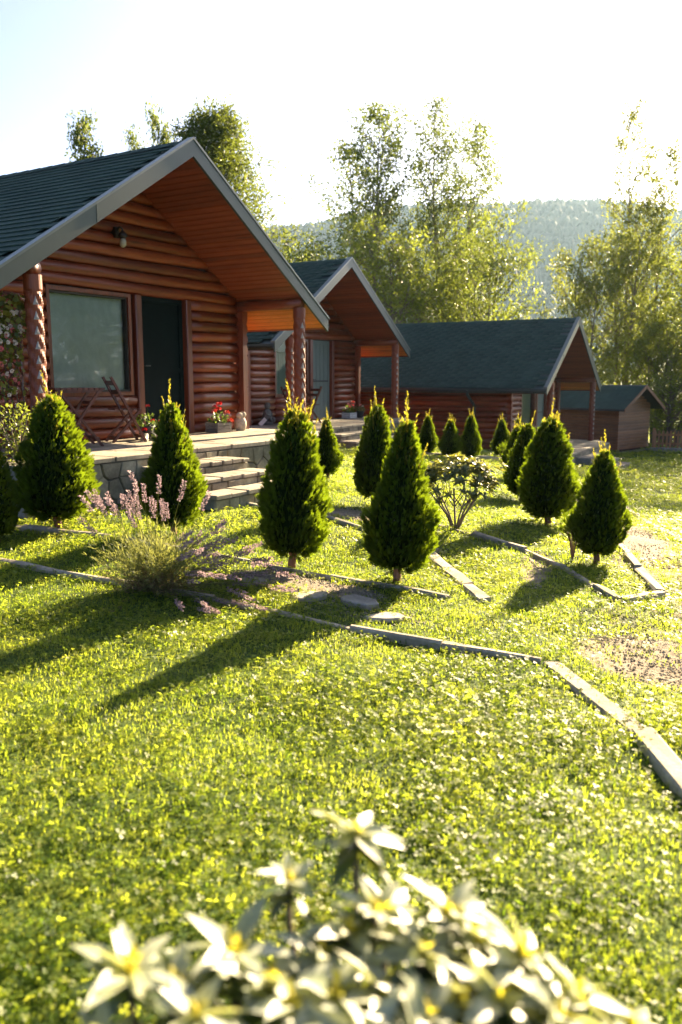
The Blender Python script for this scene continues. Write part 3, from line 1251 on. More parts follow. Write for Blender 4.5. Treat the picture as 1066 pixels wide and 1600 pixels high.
def make_shed():
    t = thing('shed', 'small wooden shed with low grey gable roof beside the far cabin', 'shed', SHED['loc'], -R(SHED['yaw']))
    w2, h, ap, L, ov = 1.22, 1.78, 2.42, 3.2, .42
    b = MB()
    b.box(-L, -.02, -w2, w2, -.02, h)
    b.add(*prism_vz([(-w2, h), (w2, h), (0, ap - .1)], -L, -.02))
    wall = b.build('wall', 'chink', t)
    k = 0
    while True:
        z = .1 + k * .115
        if z > ap - .2:
            break
        hw = w2 + .04 if z < h else max(.1, (ap - .12 - z) / (ap - h) * w2)
        o = MB().add([(-.02, -hw, z - .055), (.022, -hw, z - .052), (.03, -hw, z), (.022, -hw, z + .052), (-.02, -hw, z + .055), (-.02, hw, z - .055), (.022, hw, z - .052), (.03, hw, z), (.022, hw, z + .052), (-.02, hw, z + .055)],
                     [(0, 1, 2, 3, 4), (9, 8, 7, 6, 5), (0, 5, 6, 1), (1, 6, 7, 2), (2, 7, 8, 3), (3, 8, 9, 4)]).build('board', 'shed_wood_v', wall)
        if z < h:
            MB().add([(-L, -w2 + .01, z - .055), (-L, -w2 - .024, z - .052), (-L, -w2 - .034, z), (-L, -w2 - .024, z + .052), (-L, -w2 + .01, z + .055), (0, -w2 + .01, z - .055), (0, -w2 - .024, z - .052), (0, -w2 - .034, z), (0, -w2 - .024, z + .052), (0, -w2 + .01, z + .055)],
                     [(0, 1, 2, 3, 4), (9, 8, 7, 6, 5), (0, 5, 6, 1), (1, 6, 7, 2), (2, 7, 8, 3), (3, 8, 9, 4)]).build('board', 'shed_wood', wall)
        k += 1
    s = (ap - h) / w2
    e = w2 + .42
    r = MB()
    r.add(*prism_vz([(-e, ap - s * e), (0, ap), (e, ap - s * e), (e, ap - s * e - .07), (0, ap - .07), (-e, ap - s * e - .07)], -L - .2, ov))
    roof = r.build('roof', 'dark_metal', t)
    th = math.atan(s)
    slen = e / math.cos(th)
    me = MB().add(*bevel_box(-.17, .17, 0, .22, .0, .012, .003)).mesh('shingle', 'shingle')
    for side in (-1, 1):
        for c in range(int(slen / .19)):
            for i in range(int((L + ov + .2) / .35)):
                x = ov - .18 - i * .35 - (c % 2) * .0
                d = c * .19
                link('shingle', me, roof, (x, side * (e - d * math.cos(th)), ap - s * e + d * math.sin(th) + .006), (th, 0, 0) if side < 0 else (th, 0, math.pi))
    for side in (-1, 1):
        MB().add(*prism_vz([(0, ap + .01), (side * (e + .01), ap - s * e + .01), (side * (e + .01), ap - s * e - .12), (0, ap - .12)], ov + .002, ov + .03)).build('barge_board', 'shed_wood', roof)
    f = MB()
    f.box(-L - .05, .08, -w2 - .1, w2 + .1, -.6, -.03)
    base = f.build('stone_base', 'mortar', t)
    g = random.Random(2)
    for (p, q) in (((.08, -w2 - .1), (.08, w2 + .1)), ((-L, -w2 - .1), (.08, -w2 - .1))):
        Lf = math.hypot(q[0] - p[0], q[1] - p[1])
        dx, dy = (q[0] - p[0]) / Lf, (q[1] - p[1]) / Lf
        pts = [(g.uniform(0, Lf), g.uniform(-.5, -.04)) for _ in range(int(Lf * 9))]
        for poly in voronoi(pts, 0, Lf, -.55, -.035):
            V, F = stone_piece(poly, .06, lambda a, b_, o: (p[0] + dx * a + dy * o, p[1] + dy * a - dx * o, b_), .02)
            MB().add(V, F).build('base_stone', 'rubble', base)
    return t


make_shed()


def make_fence():
    x0, y0, x1, y1 = 12.05, 32.35, 17.2, 30.6
    L = math.hypot(x1 - x0, y1 - y0)
    z0 = gzf(x0, y0)
    t = thing('picket_fence', 'brown wooden picket fence on a low plinth right of the shed', 'fence', (x0, y0, z0), math.atan2(y1 - y0, x1 - x0))
    pl = MB()
    pl.box(-.1, L, -.12, .14, -.5, .12)
    pl.build('plinth', 'rubble', t)
    for z in (.28, .62):
        MB().box(0, L, .02, .05, z - .035, z + .035).build('rail', 'fence_wood', t)
    me = MB().add([(-.04, -.012, .13), (.04, -.012, .13), (.04, -.012, .74), (0, -.012, .80), (-.04, -.012, .74), (-.04, .012, .13), (.04, .012, .13), (.04, .012, .74), (0, .012, .80), (-.04, .012, .74)],
                  [(0, 1, 2, 3, 4), (9, 8, 7, 6, 5), (0, 5, 6, 1), (1, 6, 7, 2), (2, 7, 8, 3), (3, 8, 9, 4), (4, 9, 5, 0)]).mesh('picket', 'fence_wood')
    x = .06
    while x < L:
        link('picket', me, t, (x, 0, random.uniform(-.02, .02)), (0, random.uniform(-.02, .02), 0))
        x += .135
    for x in (0, 1.9, 3.8, 5.5):
        MB().box(x - .05, x + .05, .05, .15, -.3, .86).build('fence_post', 'fence_wood', t)


make_fence()


# ------------------------------------------------------------------ garden edging stones
EDGES = []


def edging(label, pts, w=.056, h=.036, step=.62):
    pts = [Vector((p[0], p[1])) for p in pts]
    o = thing('garden_edging', label, 'edging', (pts[0].x, pts[0].y, gzf(*pts[0])), 0, 'stone edgings in the lawn')
    bx, by, bz = o.location
    seg = [(pts[i + 1] - pts[i]).length for i in range(len(pts) - 1)]
    tot = sum(seg)

    def at(s):
        for i, l in enumerate(seg):
            if s <= l or i == len(seg) - 1:
                return pts[i].lerp(pts[i + 1], s / l)
            s -= l
    EDGES.append((pts, w))
    s = 0
    g = random.Random(int(tot * 100))
    while s < tot - .05:
        e = min(s + step * g.uniform(.8, 1.3), tot)
        if tot - e < .2:
            e = tot
        a, b = at(s), at(e - .006)
        d = (b - a).normalized()
        n = Vector((-d.y, d.x))
        hh = h + g.uniform(-.012, .014)
        ww = w * g.uniform(.9, 1.1)
        V = []
        for (q, sh) in ((a, 1), (a.lerp(b, .5), 1), (b, 1)):
            z = gzf(q.x, q.y)
            j = g.uniform(-.006, .006)
            for (off, zz) in ((-ww / 2, -.12), (-ww / 2, hh - .012), (-ww / 2 + .012, hh), (ww / 2 - .012, hh + j), (ww / 2, hh - .012 + j), (ww / 2, -.12)):
                p = q + n * off
                V.append((p.x - bx + g.uniform(-.006, .006), p.y - by + g.uniform(-.005, .005), z + zz - bz + g.uniform(-.006, .004)))
        F = [tuple(range(5, -1, -1)), tuple(range(12, 18))]
        for r in (0, 6):
            for k in range(5):
                F.append((r + k, r + k + 1, r + 7 + k, r + 6 + k))
        MB().add(V, F).build('edging_stone', 'concrete', o)
        s = e
    return o


edging('long pale edging crossing the lawn below the lavender', [(-4.4, 7.4), (-3.18, 6.87), (-2.03, 6.29), (-1.13, 5.9), (-.71, 5.69), (.03, 5.17), (.64, 4.84), (1.04, 4.65), (1.15, 4.60)])
edging('broad edging stones running down the right side of the near lawn', [(1.2, 4.58), (1.3, 4.09), (1.37, 3.63), (1.38, 3.16), (1.36, 2.6), (1.3, 1.7)], .115, .030, .8)
edging('edging just in front of the two nearest thuja trunks', [(-1.95, 7.48), (-1.06, 7.02), (-.38, 6.69), (.14, 6.37), (.43, 6.22), (.80, 5.98)])
edging('short straight edging running toward the viewer right of the centre thuja', [(.81, 7.52), (1.05, 5.94)], .11, .03)
edging('short edging behind the two nearest thujas beside bare soil', [(-.30, 9.02), (.05, 8.7), (.36, 8.22)])
edging('edging of the raised bed from the open shrub to its sharp corner', [(1.0, 8.98), (1.15, 8.87), (1.62, 8.2), (1.94, 7.56), (2.06, 6.07)], .065, .042)
edging('edging at the sharp end of the raised bed, facing the viewer', [(2.10, 6.05), (2.51, 6.36)], .09, .05)
edging('edging along the gravel track on the right side of the raised bed', [(2.52, 6.44), (2.56, 6.8), (2.88, 8.4), (3.24, 10.54), (4.12, 14.78), (4.4, 16.5)], .08, .045, .9)
edging('edging on the far side of the gravel track at the right', [(4.76, 16.88), (4.49, 13.02), (3.99, 9.64), (3.69, 7.65)], .08, .045, .9)
edging('short edging at the foot of the stone steps', [(-1.55, 9.62), (-1.29, 9.5), (-.9, 9.28), (-.62, 9.12)])
edging('edging under the thuja at the left edge of the garden', [(-3.7, 8.08), (-2.96, 7.82), (-2.1, 7.55)])
edging('grey edging in the shade before the far cabin wall', [(1.62, 17.33), (3.12, 18.2), (3.84, 18.77)], .1, .09)

for i, (x, y, r_, lab) in enumerate(((.12, 5.83, .13, 'large pale stepping stone in the soil path before the centre thuja'), (.30, 5.42, .10, 'stepping stone touching the long edging'),
                                      (-.24, 5.90, .12, 'stepping stone half sunk in the shaded path'), (-.68, 6.25, .14, 'stepping stone nearest the drooping lavender stems'))):
    g = random.Random(i + 4)
    n = 8
    ring = [(r_ * (1 + g.uniform(-.25, .25)) * math.cos(2 * math.pi * k / n) * 1.25, r_ * (1 + g.uniform(-.25, .25)) * .8 * math.sin(2 * math.pi * k / n)) for k in range(n)]
    V = [(a, b, -.03) for a, b in ring] + [(a, b, .022) for a, b in ring] + [(a * .92, b * .92, .03) for a, b in ring]
    F = [tuple(range(16, 24))] + [(q + k, q + (k + 1) % n, q + 8 + (k + 1) % n, q + 8 + k) for q in (0, 8) for k in range(n)]
    o = MB().add(V, F).build('stepping_stone', 'flagstone', None, False, (x, y, gzf(x, y)), (0, 0, g.uniform(0, 3)))
    tag(o, lab, 'stone', 'stepping stones')


def pebbles():
    g = np.random.default_rng(21)
    P, S = [], []
    for (cx, cy_, rx, ry, a, s), n in zip(BARE, (500, 400, 300, 900, 400, 1300, 1000, 300, 500, 200, 100, 500)):
        r = np.sqrt(g.random(n)) * 1.15
        t = g.random(n) * 2 * math.pi
        u, w = rx * r * np.cos(t), ry * r * np.sin(t)
        P.append(np.stack([cx + u * math.cos(a) - w * math.sin(a), cy_ + u * math.sin(a) + w * math.cos(a)], -1))
        S.append(g.uniform(.005, .013, n))
    P = np.concatenate(P)
    S = np.concatenate(S)
    n = len(P)
    o8 = np.array([(1, 0, 0), (0, 1, 0), (-1, 0, 0), (0, -1, 0), (0, 0, .7), (0, 0, -.7)], float)
    f = np.array([(0, 1, 4), (1, 2, 4), (2, 3, 4), (3, 0, 4), (1, 0, 5), (2, 1, 5), (3, 2, 5), (0, 3, 5)])
    V = o8[None] * S[:, None, None] * g.uniform(.6, 1.3, (n, 6, 1))
    z = gz(P[:, 0], P[:, 1])
    V = V + np.stack([P[:, 0], P[:, 1], z + .004], -1)[:, None]
    ob = link('gravel', np_mesh('gravel', V.reshape(-1, 3), (f[None] + (np.arange(n) * 6)[:, None, None]).reshape(-1, 3), 'concrete'))
    tag(ob, 'loose grey gravel scattered on bare ground of the track', 'gravel', kind='stuff')


pebbles()


# ------------------------------------------------------------------ things on the terraces
def folding_chair(label, pos, rz, group):
    t = thing('folding_chair', label, 'chair', pos, rz, group)
    W = .38
    for s in (-1, 1):
        y = s * W / 2
        MB().bar((-.20, y, .0), (.17, y, .84), .022, .035, (0, 1, 0)).build('back_leg', 'chair_wood', t) if False else None
        MB().bar((.22, y, 0), (-.22, y, .86), .030, .046, (0, 1, 0)).build('leg', 'chair_wood', t)
        MB().bar((-.22, y * .88, 0), (.17, y * .88, .43), .030, .046, (0, 1, 0)).build('leg', 'chair_wood', t)
    for i in range(6):
        x = -.15 + i * .062
        MB().box(x - .024, x + .024, -W / 2 + .025, W / 2 - .025, .425, .442).build('seat_slat', 'chair_wood', t)
    for z in (.66, .78):
        xx = .22 - .44 * z / .86
        MB().box(xx - .008, xx + .012, -W / 2 + .012, W / 2 - .012, z - .03, z + .03).build('back_slat', 'chair_wood', t)
    MB().box(.175, .2, -W / 2 + .012, W / 2 - .012, .055, .09).build('stretcher', 'chair_wood', t)
    MB().box(-.19, -.165, -W / 2 + .03, W / 2 - .03, .05, .085).build('stretcher', 'chair_wood', t)
    return t


def folding_table(label, pos, rz):
    t = thing('folding_table', label, 'table', pos, rz)
    W = .56
    for i in range(9):
        x = -.27 + i * .0675
        MB().box(x - .03, x + .03, -W / 2, W / 2, .70, .726).build('top_slat', 'chair_wood', t)
    for s in (-1, 1):
        y = s * (W / 2 - .04)
        MB().bar((-.26, y, 0), (.24, y, .69), .030, .046, (0, 1, 0)).build('leg', 'chair_wood', t)
        MB().bar((.26, y - s * .03, 0), (-.24, y - s * .03, .69), .030, .046, (0, 1, 0)).build('leg', 'chair_wood', t)
        MB().box(-.28, .28, y - .012, y + .012, .672, .699).build('apron', 'chair_wood', t)
    for x in (-.215, .215):
        MB().box(x - .012, x + .012, -W / 2 + .05, W / 2 - .05, .075, .115).build('stretcher', 'chair_wood', t)
    MB().box(.14, .165, -W / 2 + .05, W / 2 - .05, .52, .56).build('stretcher', 'chair_wood', t)
    return t


def leaf_ball(n, centre, rad, L, W, g, squash=1.0, droop=0.2):
    d = rand_dirs(n, g)
    P = np.array(centre) + d * np.array(rad) * (g.random((n, 1)) ** .4) * np.array([1, 1, squash])
    D = norm(d + g.normal(0, .5, (n, 3)) + np.array([0, 0, -droop]))
    N = norm(np.array([0, 0, 1.0]) + g.normal(0, .6, (n, 3)))
    V, F = leaf_cards(P, D, N, L * g.uniform(.7, 1.2, n), W * g.uniform(.7, 1.2, n))
    return V, F, np.repeat(g.random(n), 4)


def flower_head_mesh(mat, r=.035, seed=1):
    """rounded geranium head: many small cupped petals"""
    g = np.random.default_rng(seed)
    n = 42
    d = rand_dirs(n, g)
    d[:, 2] = np.abs(d[:, 2]) * .9 - .15
    P = d * r * .35
    V, F = leaf_cards(P, norm(d + g.normal(0, .25, (n, 3))), rand_dirs(n, g), r * .8, r * .75, .2)
    return np_mesh('flower_head', V, F, mat)


def flower_pot(name, label, cat, pos, rz, body, heads, hmat, seed, group='flower pots on the terraces'):
    g = np.random.default_rng(seed)
    t = thing(name, label, cat, pos, rz, group)
    top = body(t)
    V, F, tn = leaf_ball(110, (0, 0, top + .07), (.13, .15, .12), .06, .05, g)
    link('foliage', np_mesh('foliage', V, F, 'pot_leaf', False, {'tint': tn}), t)
    for i, (x, y, z, r_) in enumerate(heads):
        stem = MB()
        stem.tube([(x * .3, y * .3, top), (x * .7, y * .7, top + (z - top) * .6), (x, y, z)], .0045, 5)
        stem.build('flower_stem', 'pot_leaf', t)
        link('flower_head', flower_head_mesh(hmat[i % len(hmat)], r_, i + seed), t, (x, y, z))
    return t


def crate_body(mat, L=.30, W=.22, H=.16):
    def f(t):
        for k in range(3):
            z = .01 + k * .05
            for s in (-1, 1):
                MB().box(s * W / 2 - .006, s * W / 2 + .006, -L / 2, L / 2, z, z + .044).build('crate_slat', mat, t)
                MB().box(-W / 2 + .007, W / 2 - .007, s * (L / 2 - .006) - .006, s * (L / 2 - .006) + .006, z, z + .044).build('crate_slat', mat, t)
        for sx in (-1, 1):
            for sy in (-1, 1):
                MB().box(sx * (W / 2 - .018) - .011, sx * (W / 2 - .018) + .011, sy * (L / 2 - .024) - .011, sy * (L / 2 - .024) + .011, .0, H).build('corner_block', mat, t)
        MB().box(-W / 2 + .03, W / 2 - .03, -L / 2 + .04, L / 2 - .04, .005, .12).build('soil', 'pot_dark', t)
        return .13
    return f


def pot_body(t):
    MB().lathe([(.07, 0), (.095, .12), (.11, .16), (.11, .18), (.095, .18), (.09, .15)], 14).build('pot', 'pot_dark', t, True)
    return .16


yaw1, yaw2, yaw3 = -R(31.4), -R(30.3), -R(29.5)
flower_pot('flower_crate', 'grey slatted crate of coral and red geraniums by the wall of the nearest cabin', 'planter', to_world(C1, .30, 1.62, .001), yaw1, crate_body('grey_crate', .34, .24),
           [(.05, -.15, .33, .048), (.02, .0, .44, .05), (.0, .02, .36, .045), (.06, .14, .30, .05), (.10, .17, .17, .055), (-.02, -.06, .40, .035)], ['petal_coral', 'petal_red', 'petal_red', 'petal_coral', 'petal_coral', 'petal_red'], 5)
flower_pot('flower_pot', 'dark pot of red geraniums between folding chair and dark door', 'planter', to_world(C1, .36, -.02, .001), yaw1, pot_body,
           [(.06, -.02, .46, .032), (.08, .04, .25, .034), (.12, -.16, .14, .036), (.05, .22, .24, .026)], ['petal_red'], 8)
flower_pot('flower_crate', 'small white crate of pink geraniums by the grey door', 'planter', to_world(C2, .35, 1.62, .001), yaw2, crate_body('white_crate', .36, .24),
           [(.03, -.1, .36, .05), (.05, .08, .42, .055), (.0, .16, .34, .05), (.02, -.02, .30, .045)], ['petal_pink', 'petal_coral'], 15)
flower_pot('flower_pot', 'dark pot with small flowers right of the white crate', 'planter', to_world(C2, .40, 2.12, .001), yaw2, pot_body,
           [(.04, -.06, .34, .04), (.03, .07, .30, .035)], ['petal_pink', 'petal_white'], 18)


def make_ornament():
    t = thing('garden_ornament', 'beige rounded stone ornament with a lumpy top beside the carved pilaster', 'ornament', to_world(C1, .30, 2.17, .001), yaw1)
    b = MB()
    b.lathe([(.065, 0), (.092, .03), (.102, .09), (.098, .15), (.075, .2), (.055, .22), (.05, .235)], 16)
    b.build('body', 'beige_stone', t, True)
    for (x, y, z, r_) in ((.03, -.06, .245, .06), (.0, .045, .25, .062), (.05, .02, .255, .045)):
        MB().lathe([(r_ * .35, -.05), (r_ * .9, -.02), (r_, .005), (r_ * .8, .03), (r_ * .35, .045)], 12, (x, y, z)).build('lump', 'beige_stone', t, True)


def make_statuette():
    t = thing('statuette', 'small dark stone figure sitting against the wall of the middle cabin', 'statue', to_world(C2, .22, -1.95, .001), yaw2)
    b = MB()
    b.lathe([(.12, 0), (.13, .05), (.11, .07)], 12)
    b.lathe([(.10, .07), (.125, .14), (.10, .24), (.075, .33), (.05, .36)], 12)
    b.tube([(.06, -.05, .12), (.14, -.06, .15), (.15, -.05, .07)], [.04, .035, .03], 8)
    b.tube([(.06, .05, .12), (.14, .06, .15), (.15, .05, .07)], [.04, .035, .03], 8)
    b.tube([(.0, -.09, .32), (.06, -.10, .24), (.10, -.03, .21)], [.03, .026, .022], 8)
    b.tube([(.0, .09, .32), (.06, .10, .24), (.10, .03, .21)], [.03, .026, .022], 8)
    b.build('body', 'statue_stone', t, True)
    MB().lathe([(.03, 0), (.065, .03), (.075, .08), (.06, .13), (.02, .155)], 12, (.01, 0, .36)).build('head', 'statue_stone', t, True)
    p = MB().bar((.25, -.34, .01), (.33, -.22, .15), .025, .09).build('loose_plank', 'white_paint', None, False, to_world(C2, 0, -1.95, .0), (0, 0, yaw2))
    tag(p, 'short white plank leaning on the terrace left of the dark figure', 'plank')


def make_shoe(label, u, v, a):
    t = thing('shoe', label, 'shoe', to_world(C1, u, v, .001), yaw1 + a, 'pair of shoes')
    V, F = [], []
    n = 12
    for (z, k) in ((0, 1.0), (.022, 1.02)):
        for i in range(n):
            th = 2 * math.pi * i / n
            x = .13 * math.cos(th)
            V.append((x * k, (.046 + .008 * (x > 0)) * math.sin(th) * k, z))
    F = [tuple(range(n - 1, -1, -1)), tuple(range(n, 2 * n))] + [(i, (i + 1) % n, n + (i + 1) % n, n + i) for i in range(n)]
    MB().add(V, F).build('sole', 'shoe_cream', t)
    V = []
    for (z, xs, x0, ys) in ((.0225, 1, 0, 1), (.05, .93, -.005, .95), (.072, .6, -.045, .8), (.095, .42, -.065, .62)):
        for i in range(n):
            th = 2 * math.pi * i / n
            V.append((x0 + .125 * xs * math.cos(th), .046 * ys * math.sin(th), z))
    F = [tuple(range(3 * n, 4 * n))] + [(q * n + i, q * n + (i + 1) % n, (q + 1) * n + (i + 1) % n, (q + 1) * n + i) for q in range(3) for i in range(n)]
    MB().add(V, F).build('upper', 'shoe_dark', t, True)
    V, F = bevel_box(.03, .118, -.042, .042, .026, .058, .018)
    MB().add(V, F).build('toe_cap', 'shoe_cream', t, True)


make_ornament()
make_statuette()
make_shoe('pale shoe under the red geraniums, nearer the folding chair', .60, -.30, -1.0)
make_shoe('pale shoe under the red geraniums, nearer the door', .58, -.12, -.75)
folding_table('dark wooden folding table below the window with pale blind', to_world(C1, .50, -1.38, .001), yaw1 + R(62))
folding_chair('dark wooden folding chair right of the folding table', to_world(C1, .46, -.52, .001), yaw1 + R(62), 'folding chairs on the terraces')
folding_chair('folding chair on the middle terrace, nearer the dark stone figure', to_world(C2, .62, -1.45, .001), yaw2 + R(70), 'folding chairs on the terraces')
folding_chair('folding chair on the middle terrace, nearer the window', to_world(C2, .60, -.75, .001), yaw2 + R(-110), 'folding chairs on the terraces')

bxo = thing('meter_box', 'small cream box on a post at the wall of the far cabin', 'box', to_world(C3, -1.4, -2.95, -.62), yaw3)
MB().box(-.14, .14, -.07, .07, .22, .62, .01).build('cabinet', 'box_cream', bxo)
MB().box(-.11, .11, -.078, -.0705, .26, .58).build('cabinet_door', 'box_cream', bxo)
MB().box(-.03, .03, -.03, .03, -.3, .22).build('stand', 'dark_metal', bxo)


def make_trellis():
    """lattice by the left carved post with a flowering climber on it"""
    c = to_world(C1, 1.05, -2.86, 0)
    t = thing('trellis', 'thin dark wooden lattice left of the carved post', 'trellis', c, yaw1)
    Wd, H = .62, 1.75
    for i in range(-12, 13):
        for s in (-1, 1):
            y0 = i * .145
            # clip a 45 degree slat to the panel
            pts = []
            for z in np.linspace(0, H, 60):
                y = y0 + s * z * .8 - s * .7
                if -Wd / 2 <= y <= Wd / 2:
                    pts.append((0.004 * s, y, z))
            if len(pts) > 6:
                MB().bar(pts[0], pts[-1], .007, .016, (1, 0, 0)).build('lattice_slat', 'chair_wood', t)
    bars(MB(), -Wd / 2, Wd / 2, 0, H, .025, -.012, .012).build('frame', 'chair_wood', t)
    g = np.random.default_rng(31)
    k = thing('climbing_plant', 'flowering climber with yellow-green leaves on the lattice', 'plant', c, yaw1)
    n = 620
    hh = g.random(n) ** .55
    P = np.stack([g.normal(.03, .05, n), np.clip(g.normal(.06, .17, n), -.36, .34), .55 + 1.18 * hh], -1)
    P[:, 1] += .10 * np.sin(P[:, 2] * 5)
    D = norm(np.stack([g.normal(.3, .5, n), g.normal(0, .6, n), g.normal(-.5, .5, n)], -1))
    V, F = leaf_cards(P, D, norm(np.array([1, 0, .5]) + g.normal(0, .5, (n, 3))), g.uniform(.05, .085, n), g.uniform(.045, .07, n))
    link('foliage', np_mesh('foliage', V, F, 'climber_leaf', False, {'tint': np.repeat(np.where(g.random(n) < .45, g.uniform(.6, 1, n), g.uniform(0, .4, n)), 4)}), k)
    st = MB()
    for q in range(7):
        y = -.25 + q * .08
        st.tube([(.02, y, .0), (.03, y + .05, .5), (.02, y - .03, 1.1), (.03, y + .04, 1.6)], [.008, .006, .005, .003], 5)
    st.build('stems', 'bark', k)
    hm = [flower_head_mesh(q, .032, 40 + i) for i, q in enumerate(('petal_white', 'petal_pink'))]
    for i in range(42):
        z = .55 + 1.12 * g.random() ** .8
        link('flower', hm[i % 5 == 0], k, (.09 + g.normal(0, .02), np.clip(g.normal(.08 + .10 * math.sin(z * 5), .12), -.33, .32), z), (0, R(70), g.random() * 6), scale=float(g.uniform(.6, 1.1)))
    # dark shrub at its foot
    s = thing('shrub', 'dark leafy shrub at the foot of the lattice', 'shrub', to_world(C1, 1.50, -3.05, 0), yaw1)
    V, F, tn = leaf_ball(650, (0, 0, .28), (.30, .30, .32), .05, .03, g)
    link('foliage', np_mesh('foliage', V, F, 'tree_leaf_dark', False, {'tint': tn * .5}), s)
    st = MB()
    for q in range(9):
        a = q * .7
        st.tube([(0, 0, 0), (.08 * math.cos(a), .08 * math.sin(a), .2), (.22 * math.cos(a), .22 * math.sin(a), .5)], [.012, .009, .004], 5)
    st.build('stems', 'bark', s)


make_trellis()


# ------------------------------------------------------------------ thujas
def spray_template():
    """flat branching spray: a midrib with side branchlets, each a narrow rhomb, in the XZ plane"""
    V, F = [], []

    def rh(p, d, L, w):
        p = np.array(p)
        d = np.array(d) / np.linalg.norm(d)
        s = np.array([d[1], -d[0]])
        o = len(V)
        for q in (p, p + d * L * .5 + s * w / 2, p + d * L, p + d * L * .5 - s * w / 2):
            V.append((q[0], .10 * q[1] ** 2 + .06 * abs(q[0]), q[1]))
        F.append((o, o + 1, o + 2, o + 3))
    rh((0, 0), (0, 1), 1.0, .11)
    for i, t in enumerate((.10, .22, .34, .46, .58, .70, .84)):
        for s in (-1, 1):
            rh((0, t + .03 * s), (s * .66, .75), .50 * (1 - t * .55), .085)
    return np.array(V), np.array(F)


SPV, SPF = spray_template()


def place_sprays(P, A, N, S, V0=None):
    V0 = SPV
    A = norm(A)
    X = norm(np.cross(N, A))
    Y = np.cross(A, X)
    M = np.stack([X, Y, A], -1)                     # columns
    V = np.einsum('nij,kj->nki', M, V0) * S[:, None, None] + P[:, None]
    F = (SPF[None] + (np.arange(len(P)) * len(V0))[:, None, None]).reshape(-1, 4)
    return V.reshape(-1, 3), F


TH_H, TH_W = 1.40, .30


def thuja_meshes(seed, belly, n=4000):
    g = np.random.default_rng(seed)
    tz0, tz1 = .10, 1.15                            # crown from .10 to 1.18, shoots above
    knots_t = [0, .06, .16, .30, .45, .60, .75, .87, .95, 1]
    knots_r = [.34, .70, .95, 1.0, .94 - .10 * belly, .84 - .17 * belly, .70 - .22 * belly, .52 - .16 * belly, .33 - .10 * belly, .10]
    ph = g.uniform(0, 6.28, 8)

    def rad(t, th):
        lump = 1 + .08 * np.sin(2 * th + ph[0] + 4 * t) + .07 * np.sin(5 * th + ph[1] - 9 * t) + .06 * np.sin(17 * t + ph[2] + 2 * th) + .06 * np.sin(29 * t + ph[3] + 4 * th)
        return np.interp(t, knots_t, knots_r) * TH_W * lump
    # area-weighted heights
    tt = np.linspace(0, 1, 200)
    w = np.interp(tt, knots_t, knots_r) + .12
    t = np.interp(g.random(n), np.cumsum(w) / w.sum(), tt)
    th = g.random(n) * 2 * math.pi
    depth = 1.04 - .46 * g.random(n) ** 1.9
    r = rad(t, th) * depth - .02
    er = np.stack([np.cos(th), np.sin(th), np.zeros(n)], -1)
    P = er * r[:, None]
    P[:, 2] = tz0 + (tz1 - tz0) * t
    A = er * g.uniform(.35, .8, (n, 1)) + np.array([0, 0, 1]) * g.uniform(.5, 1.0, (n, 1)) + g.normal(0, .22, (n, 3))
    A[t < .08] += np.array([0, 0, -.6])
    tang = np.stack([-np.sin(th), np.cos(th), np.zeros(n)], -1)
    N = norm(tang + g.normal(0, .55, (n, 3)))
    S = g.uniform(.042, .078, n) * (1 - .2 * t)
    V, F = place_sprays(P, A, N, S)
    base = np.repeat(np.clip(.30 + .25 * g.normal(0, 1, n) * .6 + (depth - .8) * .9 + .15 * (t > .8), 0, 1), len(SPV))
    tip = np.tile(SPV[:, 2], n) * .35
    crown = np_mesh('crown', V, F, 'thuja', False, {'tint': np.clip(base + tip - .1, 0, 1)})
    # upright shoots on top
    Ps, As, Ns, Ss = [], [], [], []
    for k in range(20):
        tk = 1 - .30 * g.random() ** 1.4 if k else 1.0
        a = g.random() * 6.28
        rr = float(rad(np.array(tk), np.array(a))) * .75
        L = (.29 if k == 0 else g.uniform(.13, .25)) * (1 if k < 8 else .6)
        p0 = np.array([rr * math.cos(a), rr * math.sin(a), tz0 + (tz1 - tz0) * tk - .04])
        d = norm(np.array([.25 * math.cos(a), .25 * math.sin(a), 1]) + g.normal(0, .08, 3))
        m_ = int(L / .011) + 3
        for q in range(m_):
            f = q / m_
            Ps.append(p0 + d * L * f)
            Ss.append(.042 * (1 - .55 * f))
            az = g.random() * 6.28
            As.append(d * 1.0 + .55 * np.array([math.cos(az), math.sin(az), 0]))
            Ns.append(rand_dirs(1, g)[0])
    V, F = place_sprays(np.array(Ps), np.array(As), np.array(Ns), np.array(Ss))
    shoots = np_mesh('shoots', V, F, 'thuja_tip', False, {'tint': np.repeat(g.random(len(Ps)), len(SPV))})
    # dense shaded heart of old twigs
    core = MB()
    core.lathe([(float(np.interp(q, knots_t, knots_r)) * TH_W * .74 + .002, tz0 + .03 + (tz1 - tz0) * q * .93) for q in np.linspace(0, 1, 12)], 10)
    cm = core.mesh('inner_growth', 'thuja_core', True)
    tr = MB()
    tr.tube([(0, 0, -.08), (.012, .0, .03), (.0, .008, .12), (0, 0, .5)], [.048, .036, .032, .022], 9)
    tr.tube([(.0, 0, .06), (.06, .02, .15), (.13, .05, .26)], [.018, .015, .008], 6)
    tr.tube([(.0, 0, .07), (-.05, -.03, .16), (-.13, -.06, .27)], [.018, .014, .008], 6)
    tm = tr.mesh('trunk', 'thuja_bark', True)
    return crown, shoots, cm, tm


THV = [thuja_meshes(100 + i, b) for i, b in enumerate((.62, 1.05, .85, .5, .95, .55, .78))]
